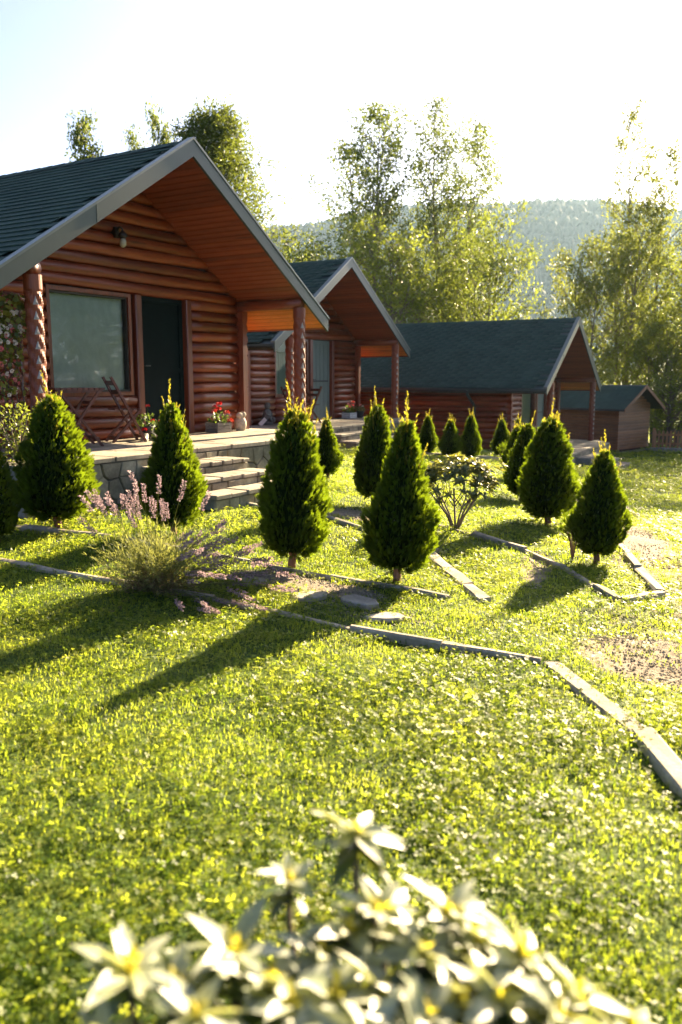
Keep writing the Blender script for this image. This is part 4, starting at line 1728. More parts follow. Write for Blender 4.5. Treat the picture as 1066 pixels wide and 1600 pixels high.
# x, y, height, half width, variant, lean x, lean y, label
THUJAS = [
    (-3.05, 7.30, 1.02, .20, 5, 0, 0, 'thuja cut off by the left edge of the picture'),
    (-2.70, 7.87, 1.46, .34, 3, .0, 0, 'broad conical thuja before the carved post and the window of the nearest cabin'),
    (-1.57, 7.77, 1.43, .27, 6, .0, 0, 'slender conical thuja before the dark door, left of the steps'),
    (-.40, 6.79, 1.51, .29, 0, .03, 0, 'large thuja on a bare trunk right of the stone steps'),
    (-.19, 11.99, 1.0, .19, 4, -.02, 0, 'dull bluish thuja half hidden behind the large thuja by the steps'),
    (.38, 9.96, 1.38, .25, 5, .05, 0, 'thuja with several top shoots behind the centre thuja'),
    (.44, 6.42, 1.46, .285, 1, .05, 0, 'pear-shaped thuja in the centre with a tall single tip'),
    (1.82, 17.62, .97, .19, 4, 0, 0, 'small shaded thuja, leftmost of three along the far cabin wall'),
    (2.27, 17.41, .95, .23, 1, 0, 0, 'small shaded thuja, middle of three along the far cabin wall'),
    (2.75, 17.80, 1.10, .23, 2, 0, 0, 'small shaded thuja, rightmost of three along the far cabin wall'),
    (3.72, 19.46, 1.04, .21, 2, 0, 0, 'shaded thuja beside the downspout of the far cabin'),
    (4.15, 19.70, 1.14, .17, 4, 0, 0, 'thin dark thuja in front of the window of the far cabin'),
    (3.17, 15.26, 1.16, .23, 4, .03, 0, 'leaning slim thuja, farthest of the row on the sunny lawn'),
    (2.70, 12.43, 1.33, .29, 6, .06, 0, 'slim thuja in the middle of the row on the sunny lawn'),
    (2.45, 9.83, 1.48, .345, 3, .0, 0, 'biggest thuja of the row on the sunny lawn, reaching the grass'),
    (2.37, 7.62, 1.20, .245, 2, .03, 0, 'thuja on a short trunk inside the corner of the raised bed'),
]
for i, (x, y, h, hw, va, lx, ly, lab) in enumerate(THUJAS):
    t = thing('thuja', lab, 'thuja', (x, y, gzf(x, y)), 1.3 * i, 'conical thujas in the garden')
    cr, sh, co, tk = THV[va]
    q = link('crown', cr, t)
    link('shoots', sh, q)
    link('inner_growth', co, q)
    link('trunk', tk, t)
    t.scale = (hw * .99 / TH_W, hw * .99 / TH_W, h * 1.03 / TH_H)
    t.rotation_euler = (-ly, lx, 0)
    t.rotation_mode = 'XYZ'
    for ch in t.children:
        ch.rotation_euler = (0, 0, 1.3 * i)


# little side sprout of the corner thuja
def sprout(x, y, lab, h=.22, r_=.11):
    g = np.random.default_rng(int(x * 100))
    t = thing('low_sprout', lab, 'shrub', (x, y, gzf(x, y)))
    n = 260
    d = rand_dirs(n, g)
    P = np.array([0, 0, h]) + d * np.array([r_, r_, r_ * 1.1]) * g.random((n, 1)) ** .5
    V, F = place_sprays(P, d * .6 + np.array([0, 0, .7]), rand_dirs(n, g), g.uniform(.03, .06, n))
    link('foliage', np_mesh('foliage', V, F, 'thuja', False, {'tint': np.repeat(g.uniform(.2, .8, n), len(SPV))}), t)
    b = MB()
    for k in range(6):
        a = k * 1.05
        b.tube([(0, 0, -.02), (.03 * math.cos(a), .03 * math.sin(a), h * .6), (.07 * math.cos(a), .07 * math.sin(a), h)], .006, 5)
    b.build('stems', 'thuja_bark', t)


sprout(2.16, 7.66, 'small bushy sprout at the left foot of the corner thuja', .30, .13)
sprout(3.58, 18.3, 'small pale shrub in front of the shaded thuja by the downspout', .30, .15)


# ------------------------------------------------------------------ rhododendrons
def big_leaf(L=.1, W=.032, seg=4, cup=.30):
    """a lance-shaped leaf along +X with a raised margin and drooping tip"""
    V, F = [], []
    for i in range(seg + 1):
        s = i / seg
        w = W * (math.sin(math.pi * min(1, .06 + s * .94) ** .9)) * .5
        z = -.22 * L * s * s + .03 * L * s
        V += [(L * s, -w, z + w * .30), (L * s, 0, z), (L * s, w, z + w * .30)]
    for i in range(seg):
        for j in range(2):
            F.append((i * 3 + j, i * 3 + 3 + j, i * 3 + 4 + j, i * 3 + 1 + j))
    return np.array(V), np.array(F)


def rosette(g, n, L, W, elev, tint, seg=3, spread=.25):
    """whorl of leaves round +Z at the origin"""
    Vs, Fs, T = [], [], []
    o = 0
    for k in range(n):
        v, f = big_leaf(L * g.uniform(.75, 1.15), W * g.uniform(.85, 1.15), seg)
        e = elev + g.normal(0, spread)
        a = 2 * math.pi * k / n * 1.0 + g.normal(0, .18) + (.4 if k % 2 else 0)
        Ry = np.array([[math.cos(e), 0, -math.sin(e)], [0, 1, 0], [math.sin(e), 0, math.cos(e)]])
        ro = g.normal(0, .3)
        Rx = np.array([[1, 0, 0], [0, math.cos(ro), -math.sin(ro)], [0, math.sin(ro), math.cos(ro)]])
        Rz = np.array([[math.cos(a), -math.sin(a), 0], [math.sin(a), math.cos(a), 0], [0, 0, 1]])
        v = v @ (Rz @ Ry @ Rx).T
        Vs.append(v)
        Fs.append(f + o)
        T.append(np.full(len(v), np.clip(tint + g.normal(0, .25), 0, 1)))
        o += len(v)
    return np.concatenate(Vs), np.concatenate(Fs), np.concatenate(T)


def orient(V, d):
    d = np.array(d, float) / np.linalg.norm(d)
    q = Vector((0, 0, 1)).rotation_difference(Vector(d))
    return V @ np.array(q.to_matrix()).T


def garden_rhododendron():
    g = np.random.default_rng(77)
    x, y = 1.23, 8.87
    t = thing('rhododendron', 'open rhododendron with bare forked stems and glossy leaves in the lawn', 'shrub', (x, y, gzf(x, y)))
    stems = MB()
    Vs, Fs, T = [], [], []
    o = 0
    tips = []
    for k in range(175):
        d = rand_dirs(1, g)[0]
        if d[2] < -.35:
            d[2] = -d[2]
        q = d * g.uniform(.72, 1.02)
        tips.append((.40 * q[0], .35 * q[1], .53 + .23 * q[2] + .03 * math.sin(5 * q[0] + 3 * q[1])))
    for k in range(16):
        a = g.random() * 6.28
        tips.append((.36 * math.cos(a), .32 * math.sin(a), g.uniform(.34, .48)))
    tips.append((.48, .0, .70))
    tips.append((.46, .05, .64))
    for (px, py, pz) in tips:
        v, f, tn = rosette(g, 10, .088, .031, .45, .5, 3)
        v = orient(v, (px * .9, py * .9, .6)) + np.array([px, py, pz])
        Vs.append(v)
        Fs.append(f + o)
        T.append(tn)
        o += len(v)
    for k in range(9):
        a = 2 * math.pi * k / 9 + g.normal(0, .2)
        e = .30 * g.uniform(.7, 1.0)
        mid = (.10 * math.cos(a), .10 * math.sin(a), .17)
        end = (e * math.cos(a), e * math.sin(a), .42)
        stems.tube([(.01 * math.cos(a), .01 * math.sin(a), -.03), mid, end], [.014, .010, .006], 6)
        for s in (-1, 1):
            b = a + s * .5
            stems.tube([tuple(np.array(mid) * .6 + np.array(end) * .4), (e * .8 * math.cos(b), e * .8 * math.sin(b), .40), (e * 1.0 * math.cos(b), e * 1.0 * math.sin(b), .54)], [.007, .005, .003], 5)
    link('foliage', np_mesh('foliage', np.concatenate(Vs), np.concatenate(Fs), 'rhodo_mid', True, {'tint': np.concatenate(T)}), t)
    stems.build('stems', 'bark', t, True)


def near_rhododendron():
    g = np.random.default_rng(5)
    bx, by = .03, 1.02
    t = thing('rhododendron', 'blurred rhododendron with glaring glossy leaf whorls at the bottom of the picture', 'shrub', (bx, by, gzf(bx, by)))
    z0 = t.location.z
    R_ = [(0.013, 1.30, .844, 1.0), (-.097, 1.25, .791, .8), (-.17, 1.10, .774, 1.1), (.058, 1.22, .758, .9), (.15, 1.18, .785, 1.0), (.248, 1.10, .769, 1.1), (.191, 1.15, .758, .8), (-.305, 1.05, .782, 1.1),
          (-.041, 1.12, .759, .9), (.051, 1.05, .743, 1.0), (-.079, 1.0, .774, .9), (.149, 1.05, .743, .9), (.28, 1.0, .755, .9), (-.204, .98, .772, .9), (.366, 1.0, .700, .9), (.014, .95, .76, .9),
          (-.314, .95, .751, .9), (.186, .95, .742, .9), (-.122, .92, .76, .9), (.088, .95, .751, .9), (.32, 1.06, .735, 1.0), (.105, 1.10, .772, .95), (.0, 1.16, .765, .9), (.20, 1.02, .765, 1.0), (-.11, 1.06, .757, 1.0), (.24, 1.06, .745, .9), (-.02, 1.03, .765, 1.0), (.10, 1.0, .76, .9), (-.24, 1.06, .752, 1.0), (.04, 1.18, .785, .8), (.13, 1.14, .74, .9), (.40, 1.06, .69, .9), (.30, .86, .68, .9), (-.2, .82, .70, .9), (.05, .80, .72, .9)]
    stems = MB()
    for i, (x, y, z, s) in enumerate(R_):
        d = ((x - bx) * .6 + .28, (y - by) * .3 + .05, .75)
        tip = np.array([x - bx + .012, y - by, z - z0])
        # upper whorl of glossy leaves, their glare painted in as pale colour
        v, f, tn = rosette(g, 12, .084 * s, .027 * s, .26, .55, 5, .3)
        link('upper_leaves', np_mesh('upper_leaves', orient(v, d) + tip, f, 'rhodo_glare', True, {'tint': tn}), t)
        # older darker leaves just beneath
        v, f, tn = rosette(g, 9, .088 * s, .029 * s, -.10, .45, 5, .3)
        link('old_leaves', np_mesh('old_leaves', orient(v, d) + tip - np.array([0, 0, .022]), f, 'rhodo_leaf', True, {'tint': tn}), t)
        v, f, tn = rosette(g, 5, .034 * s, .013 * s, .95, .8, 3, .2)
        link('tip_leaves', np_mesh('tip_leaves', orient(v, d) + tip, f, 'tip_leaf', True, {'tint': tn}), t)
        MB().lathe([(.003, -.005), (.007, .003), (.006, .012), (.001, .022)], 8, tuple(tip)).build('bud', 'bud_yellow', t, True)
        stems.tube([(0, 0, -.02), tuple(tip * np.array([.45, .45, .5])), tuple(tip - np.array([0, 0, .09]) * .8), tuple(tip)], [.016, .011, .006, .004], 6)
    # darker inner leaves lower down
    Vs, Fs, T = [], [], []
    o = 0
    for k in range(34):
        a = g.random() * 6.28
        rr = .36 * math.sqrt(g.random())
        v, f, tn = rosette(g, 8, .10, .033, .1, .3, 3)
        v = orient(v, (math.cos(a) * rr * 2, math.sin(a) * rr * 2, .7)) + np.array([rr * math.cos(a), rr * math.sin(a) * .8, g.uniform(.40, .66)])
        Vs.append(v)
        Fs.append(f + o)
        T.append(tn)
        o += len(v)
    link('inner_leaves', np_mesh('inner_leaves', np.concatenate(Vs), np.concatenate(Fs), 'rhodo_leaf', True, {'tint': np.concatenate(T)}), t)
    stems.build('stems', 'bark', t, True)


garden_rhododendron()
near_rhododendron()


# ------------------------------------------------------------------ lavender
def lavender():
    g = np.random.default_rng(12)
    x, y = -1.36, 5.98
    t = thing('lavender', 'sprawling lavender bush with pale purple spikes drooping over the edging', 'lavender', (x, y, gzf(x, y)))
    st = MB()
    leafP, leafD, leafL = [], [], []
    dryP, dryD, dryL = [], [], []
    # flower spike: whorls of tiny florets on the last stretch of a stem
    spikes = []
    for sd_ in range(3):
        gg = np.random.default_rng(90 + sd_)
        P, D = [], []
        for k in range(11):
            z = k / 10 * .10
            for q in range(6):
                a = gg.random() * 6.28
                P.append((.004 * math.cos(a), .004 * math.sin(a), z))
                D.append((math.cos(a), math.sin(a), gg.uniform(.5, 1.4)))
        V, F = leaf_cards(np.array(P), np.array(D, float), rand_dirs(len(P), gg), gg.uniform(.011, .018, len(P)), .009, .2)
        spikes.append(np_mesh('flower_spike', V, F, 'petal_lavender', False, {'tint': np.repeat(gg.random(len(P)), 4)}))
    n_spike = 0
    for k in range(500):
        # fountain: most stems lean to the right (away from the sun-side wall), some stand upright on the left
        a = g.uniform(0, 2 * math.pi)
        flower = k < 88
        if flower:
            if k < 28:
                az = g.normal(R(150), R(50))
                tilt = abs(g.normal(R(16), R(9)))
                L = g.uniform(.62, .90)
                sag = .10
            else:
                az = g.normal(R(-12), R(42))
                tilt = g.uniform(R(32), R(78))
                L = g.uniform(.55, .92)
                sag = .26
        else:
            az = g.uniform(0, 2 * math.pi)
            tilt = abs(g.normal(R(38), R(20)))
            L = g.uniform(.30, .66)
            sag = .15
        p = np.array([g.normal(0, .085), g.normal(0, .07), 0.0])
        d = np.array([math.sin(tilt) * math.cos(az), math.sin(tilt) * math.sin(az), math.cos(tilt)])
        pts = []
        nseg = 6
        for i in range(nseg + 1):
            f = i / nseg
            q = p + d * L * f + np.array([0, 0, -sag * L * f * f])
            q[2] = max(q[2], .015 + .01 * g.random())
            pts.append(q)
        if flower:
            st.tube([tuple(q) for q in pts], [.0022 - .0010 * i / nseg for i in range(nseg + 1)], 4, False, float(g.random()))
            dd = Vector(pts[-1] - pts[-2]).normalized()
            o = link('flower_spike', spikes[k % 3], t, tuple(pts[-1] - np.array(dd) * .05), dd.to_track_quat('Z', 'Y').to_euler(), float(g.uniform(1.0, 1.55)))
        # narrow leaves along the lower part
        m_ = 9 if flower else 24
        for q in range(m_):
            f = g.random() * (.55 if flower else 1.0)
            i = min(int(f * nseg), nseg - 1)
            b = pts[i] + (pts[i + 1] - pts[i]) * (f * nseg - i)
            dir_ = norm(pts[i + 1] - pts[i]) + g.normal(0, .45, 3)
            low = b[2] < .16 and g.random() < .6
            (dryP if low else leafP).append(b)
            (dryD if low else leafD).append(dir_)
            (dryL if low else leafL).append(g.uniform(.035, .065))
    for (P, D, L, mat, nm) in ((leafP, leafD, leafL, 'lavender_leaf', 'foliage'), (dryP, dryD, dryL, 'lavender_dry', 'dry_leaves')):
        P, D, L = np.array(P), np.array(D), np.array(L)
        V, F = leaf_cards(P, D, rand_dirs(len(P), g), L, .0055, .05)
        link(nm, np_mesh(nm, V, F, mat, False, {'tint': np.repeat(g.random(len(P)), 4)}), t)
    st.build('stems', 'lavender_leaf', t)


lavender()


# ------------------------------------------------------------------ trees beyond the cabins
def grow_tree(seed, H, cb, spread, stems, nprim, nleaf, lL, lW, up, shape, sig, mat, conifer=False, r0=.16, lean=.0):
    g = np.random.default_rng(seed)
    wood = MB()
    cen, ctint, cdir = [], [], []
    for s in range(stems):
        a0 = 2 * math.pi * s / max(1, stems) + g.random()
        off = np.array([math.cos(a0), math.sin(a0), 0]) * (0.25 if stems > 1 else 0)
        ln = np.array([math.cos(a0), math.sin(a0), 0]) * (H * g.uniform(.05, .11) if stems > 1 else lean * H)
        Hs = H * (1 if s == 0 else g.uniform(.78, .98))
        ph = g.uniform(0, 6.28, 4)

        def path(t):
            return off + ln * t + np.array([.012 * H * math.sin(4 * t + ph[0]), .012 * H * math.sin(5 * t + ph[1]), Hs * t])
        wood.tube([tuple(path(q)) for q in np.linspace(-.02, 1, 12)], [max(.012, r0 * (1 - q) ** .9) for q in np.linspace(0, 1, 12)], 7)
        for i in range(nprim):
            t = cb + (1 - cb) * ((i + g.random()) / nprim)
            if t > .985:
                t = .985
            p = path(t)
            az = i * 2.39996 + g.normal(0, .35)
            L = spread * shape((t - cb) / (1 - cb)) * g.uniform(.65, 1.2)
            el = R(g.uniform(*up))
            d = np.array([math.cos(az) * math.cos(el), math.sin(az) * math.cos(el), math.sin(el)])
            curl = -.12 if conifer else .16
            pts = [p + d * L * f + np.array([0, 0, curl * L * f * f]) for f in np.linspace(0, 1, 5)]
            wood.tube([tuple(q) for q in pts], [max(.006, r0 * .32 * (1 - t * .6) * (1 - .85 * f)) for f in np.linspace(0, 1, 5)], 5, False)
            ns = 6 if not conifer else 7
            tint_b = g.random()
            for k in range(ns):
                f = .25 + .75 * (k + .5) / ns
                q = p + d * L * f + np.array([0, 0, curl * L * f * f])
                a2 = az + (1 if k % 2 else -1) * g.uniform(.4, 1.2)
                L2 = L * (1.05 - f * .75) * g.uniform(.35, .6) + .15
                e2 = R(g.uniform(5, 50) if not conifer else g.uniform(-20, 15))
                d2 = np.array([math.cos(a2) * math.cos(e2), math.sin(a2) * math.cos(e2), math.sin(e2)])
                end = q + d2 * L2
                wood.tube([tuple(q), tuple(end)], [.010, .003], 4, False)
                for m_ in range(4):
                    cen.append(q + d2 * L2 * (m_ + 1) / 4)
                    ctint.append(np.clip(.5 * tint_b + .5 * g.random(), 0, 1))
                    cdir.append(d2)
    cen, ctint, cdir = np.array(cen), np.array(ctint), np.array(cdir)
    k = g.integers(0, len(cen), nleaf)
    P = cen[k] + g.normal(0, sig, (nleaf, 3)) * np.array([1, 1, .7])
    D = norm(cdir[k] * .7 + g.normal(0, .6, (nleaf, 3)) + np.array([0, 0, -.25]))
    N = norm(np.array([0, 0, 1.0]) + g.normal(0, .7, (nleaf, 3)))
    V, F = leaf_cards(P, D, N, lL * g.uniform(.6, 1.25, nleaf), lW * g.uniform(.6, 1.25, nleaf), .1)
    tint = np.clip(ctint[k] + g.normal(0, .18, nleaf), 0, 1)
    crown = np_mesh('crown', V, F, mat, False, {'tint': np.repeat(tint, 4)})
    return wood.mesh('trunk', 'bark', True), crown


tall = lambda t: .50 + .55 * math.sin(math.pi * (.15 + t * .75)) - .28 * t
round_ = lambda t: .35 + .85 * math.sin(math.pi * (.10 + .82 * t))
cone_ = lambda t: 1.05 - .93 * t
KINDS = {
    'ash_a': grow_tree(201, 15.0, .28, 2.6, 3, 26, 13000, .22, .085, (35, 68), tall, .22, 'tree_leaf'),
    'ash_b': grow_tree(202, 16.0, .25, 2.9, 4, 24, 16000, .22, .085, (35, 68), tall, .23, 'tree_leaf'),
    'ash_c': grow_tree(203, 15.0, .24, 2.5, 2, 34, 11000, .22, .085, (30, 62), tall, .23, 'tree_leaf_olive'),
    'bush_dark': grow_tree(204, 8.6, .10, 2.9, 3, 24, 11000, .20, .105, (15, 60), round_, .24, 'tree_leaf_dark'),
    'bush_light': grow_tree(205, 7.2, .10, 2.2, 3, 20, 8200, .20, .10, (20, 62), round_, .22, 'bush_leaf'),
    'bush_olive': grow_tree(206, 7.6, .12, 2.0, 2, 22, 7600, .20, .10, (20, 60), round_, .22, 'tree_leaf_olive'),
    'larch': grow_tree(207, 10.0, .28, 3.9, 1, 95, 30000, .15, .055, (18, 52), cone_, .20, 'conifer_leaf', False),
    'young': grow_tree(208, 9.0, .30, 1.4, 1, 22, 5200, .20, .085, (35, 65), tall, .22, 'tree_leaf'),
    'hedge': grow_tree(209, 3.4, .05, 1.5, 3, 16, 5600, .12, .065, (15, 60), round_, .22, 'bush_leaf'),
}


def tree(kind, lab, x, y, h, w=1.0, rz=0.0, z=None, cat='tree', name='tree', group='trees beyond the cabins'):
    H0 = {'ash_a': 15, 'ash_b': 16, 'ash_c': 15, 'bush_dark': 8.6, 'bush_light': 7.2, 'bush_olive': 7.6, 'larch': 10, 'young': 9, 'hedge': 3.4}[kind]
    t = thing(name, lab, cat, (x, y, gzf(x, y) - .05 if z is None else z), rz, group)
    tr, cr = KINDS[kind]
    link('trunk', tr, t)
    link('crown', cr, t)
    t.scale = (w, w, h / H0)
    return t


tree('larch', 'dark feathery conifer rising behind the nearest cabin roof', -3.9, 26.5, 9.1, .95, .6)
tree('young', 'small loose tree top showing above the left part of the nearest roof', -7.0, 24.0, 7.9, .5, 1.1)
tree('young', 'thin tree top behind the nearest roof, just left of its peak', -5.4, 26.5, 8.8, .42, 3.0)
tree('young', 'faint twiggy tree top between two others above the nearest roof', -6.5, 28.0, 8.6, .4, 4.0)
tree('ash_a', 'tall airy tree with several slender stems behind the middle cabin', 1.6, 42.0, 14.5, 1.0, .3)
tree('ash_b', 'tallest airy tree, right of the many-stemmed one behind the middle cabin', 5.8, 45.0, 16.4, .98, 1.9)
tree('ash_c', 'tall sunlit tree at the right edge, washed out by backlight', 14.5, 42.0, 15.0, .74, 2.2)
tree('bush_dark', 'dark rounded tree behind the right part of the far cabin roof', 6.6, 39.0, 8.9, .74, .4)
tree('bush_light', 'yellow-green bushy tree right behind the middle cabin roof', 2.1, 37.5, 7.9, 1.05, 2.4)
tree('bush_light', 'pale bushy tree in the gap between the nearest and the middle roof', -1.6, 38.0, 7.5, .85, .9)
tree('bush_dark', 'green bushy tree behind the left end of the far roof', 4.0, 41.0, 7.4, .75, 3.9)
tree('bush_olive', 'olive and orange tinted tree above the right gable of the far cabin', 10.9, 38.5, 7.6, .72, 1.4)
tree('bush_olive', 'tall olive bush in front of the sunlit tall tree', 13.2, 40.0, 9.4, .85, 4.4)
tree('bush_light', 'leafy tree at the right edge above the picket fence', 16.2, 38.0, 8.0, 1.0, .2)
tree('bush_light', 'shaded tree behind the small shed', 13.8, 37.0, 5.4, .6, 5.2)
tree('hedge', 'bright low bush behind the picket fence, next to the shed', 13.6, 34.6, 2.6, .9, 1.0)
tree('hedge', 'bright low bush behind the picket fence at the picture edge', 15.6, 35.2, 3.2, 1.0, 2.7)
tree('hedge', 'low bush rising between the shed roof and the fence', 14.5, 37.4, 4.2, 1.1, 4.1)
tree('ash_c', 'tall tree beyond the right edge of the picture, shading the far right lawn', 18.7, 37.5, 12.0, .85, 5.0)
# the wood edge on the right of the garden, seen in the window panes
for i, (x, y, k, h, w) in enumerate(((24, 9, 'bush_dark', 9.5, 1.3), (27, 14, 'bush_light', 10, 1.4), (24.5, 18.5, 'bush_dark', 9.0, 1.3), (28, 23, 'bush_olive', 10, 1.4), (25, 4, 'bush_light', 9, 1.3), (31, 18, 'bush_dark', 12, 1.5), (30, 9, 'bush_dark', 12, 1.5))):
    tree(k, 'tree of the wood edge outside the picture, seen only mirrored in the window', x, y, h, w, i * 1.1, group='trees of the wood edge right of the garden')


# ------------------------------------------------------------------ lawn: instanced clumps of grass and clover
def clump_mesh(kind, seed):
    g = np.random.default_rng(seed)
    if kind == 'grass':
        n = 26
        r = .075 * np.sqrt(g.random(n))
        a = g.random(n) * 6.28
        P = np.stack([r * np.cos(a), r * np.sin(a), np.full(n, -.006)], -1)
        h = g.uniform(.016, .040, n)
        az = g.random(n) * 6.28
        le = g.uniform(.15, .95, n)
        o_ = np.stack([np.cos(az), np.sin(az), np.zeros(n)], -1)
        S = np.stack([-np.sin(az), np.cos(az), np.zeros(n)], -1)
        w = g.uniform(.0014, .0028, n)[:, None]
        up = np.array([0, 0, 1.0])
        m1 = P + up * (h * .6)[:, None] + o_ * (h * .25 * le)[:, None]
        tp = P + up * (h * (1 - .3 * le))[:, None] + o_ * (h * .95 * le)[:, None]
        V = np.stack([P - S * w, P + S * w, m1 + S * w * .85, m1 - S * w * .85, tp], 1).reshape(-1, 3)
        b = (np.arange(n) * 5)[:, None]
        F4 = b + np.array([0, 1, 2, 3])
        F3 = b + np.array([3, 2, 4])
        return np_mesh('clump', V, [F4, F3], 'grass', False, {'tint': np.repeat(g.random(n), 5)})
    n = 15
    Vs, F4, F3, T = [], [], [], []
    o = 0
    for k in range(n):
        r, a = .08 * math.sqrt(g.random()), g.random() * 6.28
        h = g.uniform(.014, .034)
        c = np.array([r * math.cos(a), r * math.sin(a), h])
        tilt = norm(np.array([0, 0, 1.0]) + g.normal(0, .35, 3))
        x_ = norm(np.cross(tilt, rand_dirs(1, g)[0]))
        y_ = np.cross(tilt, x_)
        s = g.uniform(.006, .0115)
        tn = g.random()
        a0 = g.random() * 6.28
        for q in range(3):
            th = a0 + q * 2.094
            d = x_ * math.cos(th) + y_ * math.sin(th)
            e = np.cross(tilt, d)
            v = [c, c + d * s * .75 + e * s * .52 + tilt * s * .2, c + d * s * 1.15 + tilt * s * .05, c + d * s * .75 - e * s * .52 + tilt * s * .2]
            Vs += v
            F4.append((o, o + 3, o + 2, o + 1))
            o += 4
            T += [tn] * 4
        Vs += [c, c + x_ * .001, np.array([c[0], c[1], -.005])]
        F3.append((o, o + 1, o + 2))
        o += 3
        T += [tn] * 3
    return np_mesh('clump', np.array(Vs), [np.array(F4), np.array(F3)], 'grass', False, {'tint': T})


def in_cabin(c, x, y):
    a = R(c['yaw'])
    dx, dy = x - c['loc'][0], y - c['loc'][1]
    u = dx * math.cos(a) - dy * math.sin(a)
    v = dx * math.sin(a) + dy * math.cos(a)
    inside = (u < 2.0) & (u > -LB - .1) & (v > -3.4) & (v < 2.75) & ~((u < -.2) & (v < -PW - .1)) & ~((u - 1.42) / .53 + (v - 1.95) / .8 > 1)
    st = (u > 1.9) & (u < 3.1) & (v > -2.33) & (v < -.27)
    return inside | st


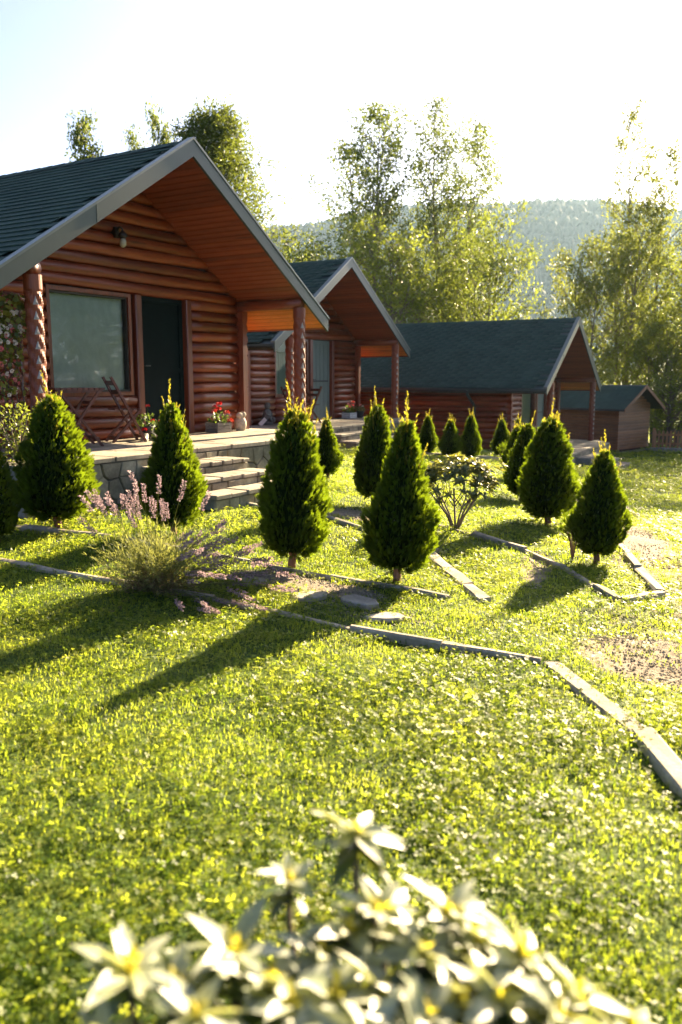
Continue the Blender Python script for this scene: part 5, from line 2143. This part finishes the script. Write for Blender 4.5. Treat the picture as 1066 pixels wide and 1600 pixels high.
def lawn():
    g = np.random.default_rng(55)
    pts, scl, ix = [], [], []
    for (y0, y1, dens, s0) in ((1.2, 4.2, 440, 1.06), (4.2, 7.5, 330, 1.05), (7.5, 12, 140, 1.4), (12, 20, 46, 2.0), (20, 34, 13, 2.9), (34, 60, 2.2, 5.0)):
        w = .62 * y1 + 1.6
        n = int((y1 - y0) * 2 * w * dens)
        x = g.uniform(-w, w, n)
        y = g.uniform(y0, y1, n)
        keep = np.abs(x) < .62 * y + 1.6
        b = bare_at(x, y)
        keep &= g.random(n) > b * 1.05
        for c in (C1, C2, C3):
            keep &= ~in_cabin(c, x, y)
        for (pl, we) in EDGES:
            for a, b in zip(pl[:-1], pl[1:]):
                L2 = (b - a).length_squared
                f = np.clip(((x - a.x) * (b.x - a.x) + (y - a.y) * (b.y - a.y)) / L2, 0, 1)
                keep &= np.hypot(x - a.x - f * (b.x - a.x), y - a.y - f * (b.y - a.y)) > we / 2 + .028
        x, y = x[keep], y[keep]
        n = len(x)
        patch = np.sin(x * 2.1 + 1.3 * np.sin(y * 1.7)) * np.sin(y * 1.9 + 1.1 * np.sin(x * 1.3 + 2))
        pts.append(np.stack([x, y, gz(x, y) + .008 * np.sin(x * 5.1 + y * 1.7) + .008 * np.sin(y * 6.3 - x * 2.2)], -1))
        tall_ = np.where(g.random(n) < .02, 1.5, 1.0)
        scl.append(s0 * g.uniform(.7, 1.3, n) * tall_ * (1 + .15 * patch))
        clover = g.random(n) < .50 + .30 * patch
        ix.append(np.where(clover, g.integers(5, 9, n), g.integers(0, 5, n)))
    # longer tufts hugging the edging stones
    for (pl, w) in EDGES:
        for a, b in zip(pl[:-1], pl[1:]):
            L = (b - a).length
            n = int(L * 40)
            f = g.random(n)
            sd_ = np.where(g.random(n) < .5, -1, 1) * (w / 2 + np.abs(g.normal(.012, .02, n)))
            d = (b - a) / L
            x = a.x + (b.x - a.x) * f - d.y * sd_
            y = a.y + (b.y - a.y) * f + d.x * sd_
            k = (np.sin(x * 3.3 + y * 2.1) + g.normal(0, .5, n) > -.2) & (g.random(n) > bare_at(x, y) * .8)
            x, y = x[k], y[k]
            pts.append(np.stack([x, y, gz(x, y)], -1))
            scl.append(g.uniform(.8, 1.35, len(x)) * (1 + np.maximum(0, y - 7) * .04))
            ix.append(np.where(g.random(len(x)) < .35, g.integers(5, 9, len(x)), g.integers(0, 5, len(x))))
    pts, scl, ix = np.concatenate(pts), np.concatenate(scl), np.concatenate(ix)
    coll = bpy.data.collections.new('lawn_clumps')
    for i in range(9):
        o = bpy.data.objects.new('clump_%02d' % i, clump_mesh('grass' if i < 5 else 'clover', 300 + i))
        coll.objects.link(o)
    me = bpy.data.meshes.new('grass')
    me.vertices.add(len(pts))
    me.vertices.foreach_set('co', pts.astype(np.float32).ravel())
    for k, a, ty in (('scl', scl, 'FLOAT'), ('ix', ix, 'INT'), ('rot', g.random(len(pts)) * 6.283, 'FLOAT')):
        at = me.attributes.new(k, ty, 'POINT')
        at.data.foreach_set('value', a.astype(np.int32 if ty == 'INT' else np.float32))
    me.materials.append(MATS['grass'])
    ob = link('grass', me)
    tag(ob, 'short sunlit lawn of grass and clover', 'grass', kind='stuff')
    ng = bpy.data.node_groups.new('lawn', 'GeometryNodeTree')
    ng.interface.new_socket('Geometry', in_out='INPUT', socket_type='NodeSocketGeometry')
    ng.interface.new_socket('Geometry', in_out='OUTPUT', socket_type='NodeSocketGeometry')
    N = ng.nodes
    gi = N.new('NodeGroupInput')
    go = N.new('NodeGroupOutput')
    ci = N.new('GeometryNodeCollectionInfo')
    ci.inputs['Collection'].default_value = coll
    ci.inputs['Separate Children'].default_value = True
    ci.inputs['Reset Children'].default_value = True
    ip = N.new('GeometryNodeInstanceOnPoints')
    ip.inputs['Pick Instance'].default_value = True

    def na(nm, ty):
        q = N.new('GeometryNodeInputNamedAttribute')
        q.data_type = ty
        q.inputs['Name'].default_value = nm
        return q.outputs['Attribute']
    cx = N.new('ShaderNodeCombineXYZ')
    ng.links.new(na('rot', 'FLOAT'), cx.inputs['Z'])
    ng.links.new(gi.outputs[0], ip.inputs['Points'])
    ng.links.new(ci.outputs[0], ip.inputs['Instance'])
    ng.links.new(na('ix', 'INT'), ip.inputs['Instance Index'])
    ng.links.new(cx.outputs[0], ip.inputs['Rotation'])
    ng.links.new(na('scl', 'FLOAT'), ip.inputs['Scale'])
    ng.links.new(ip.outputs[0], go.inputs[0])
    md = ob.modifiers.new('lawn', 'NODES')
    md.node_group = ng


lawn()

# ------------------------------------------------------------------ haze in the valley
hz = MB()
hz.box(-1700, 1700, -420, 1750, -12, 280)
m = NT('haze')
pv = m.n('VolumePrincipled')
pv.inputs['Color'].default_value = (.50, .73, 1.0, 1)
pv.inputs['Density'].default_value = .00010
pv.inputs['Anisotropy'].default_value = .45
m.link(pv.outputs[0], m.out.inputs['Volume'])
MATS['haze'] = m.m
ho = hz.build('haze', 'haze')
tag(ho, 'thin bright haze hanging over the valley', 'haze', kind='stuff')
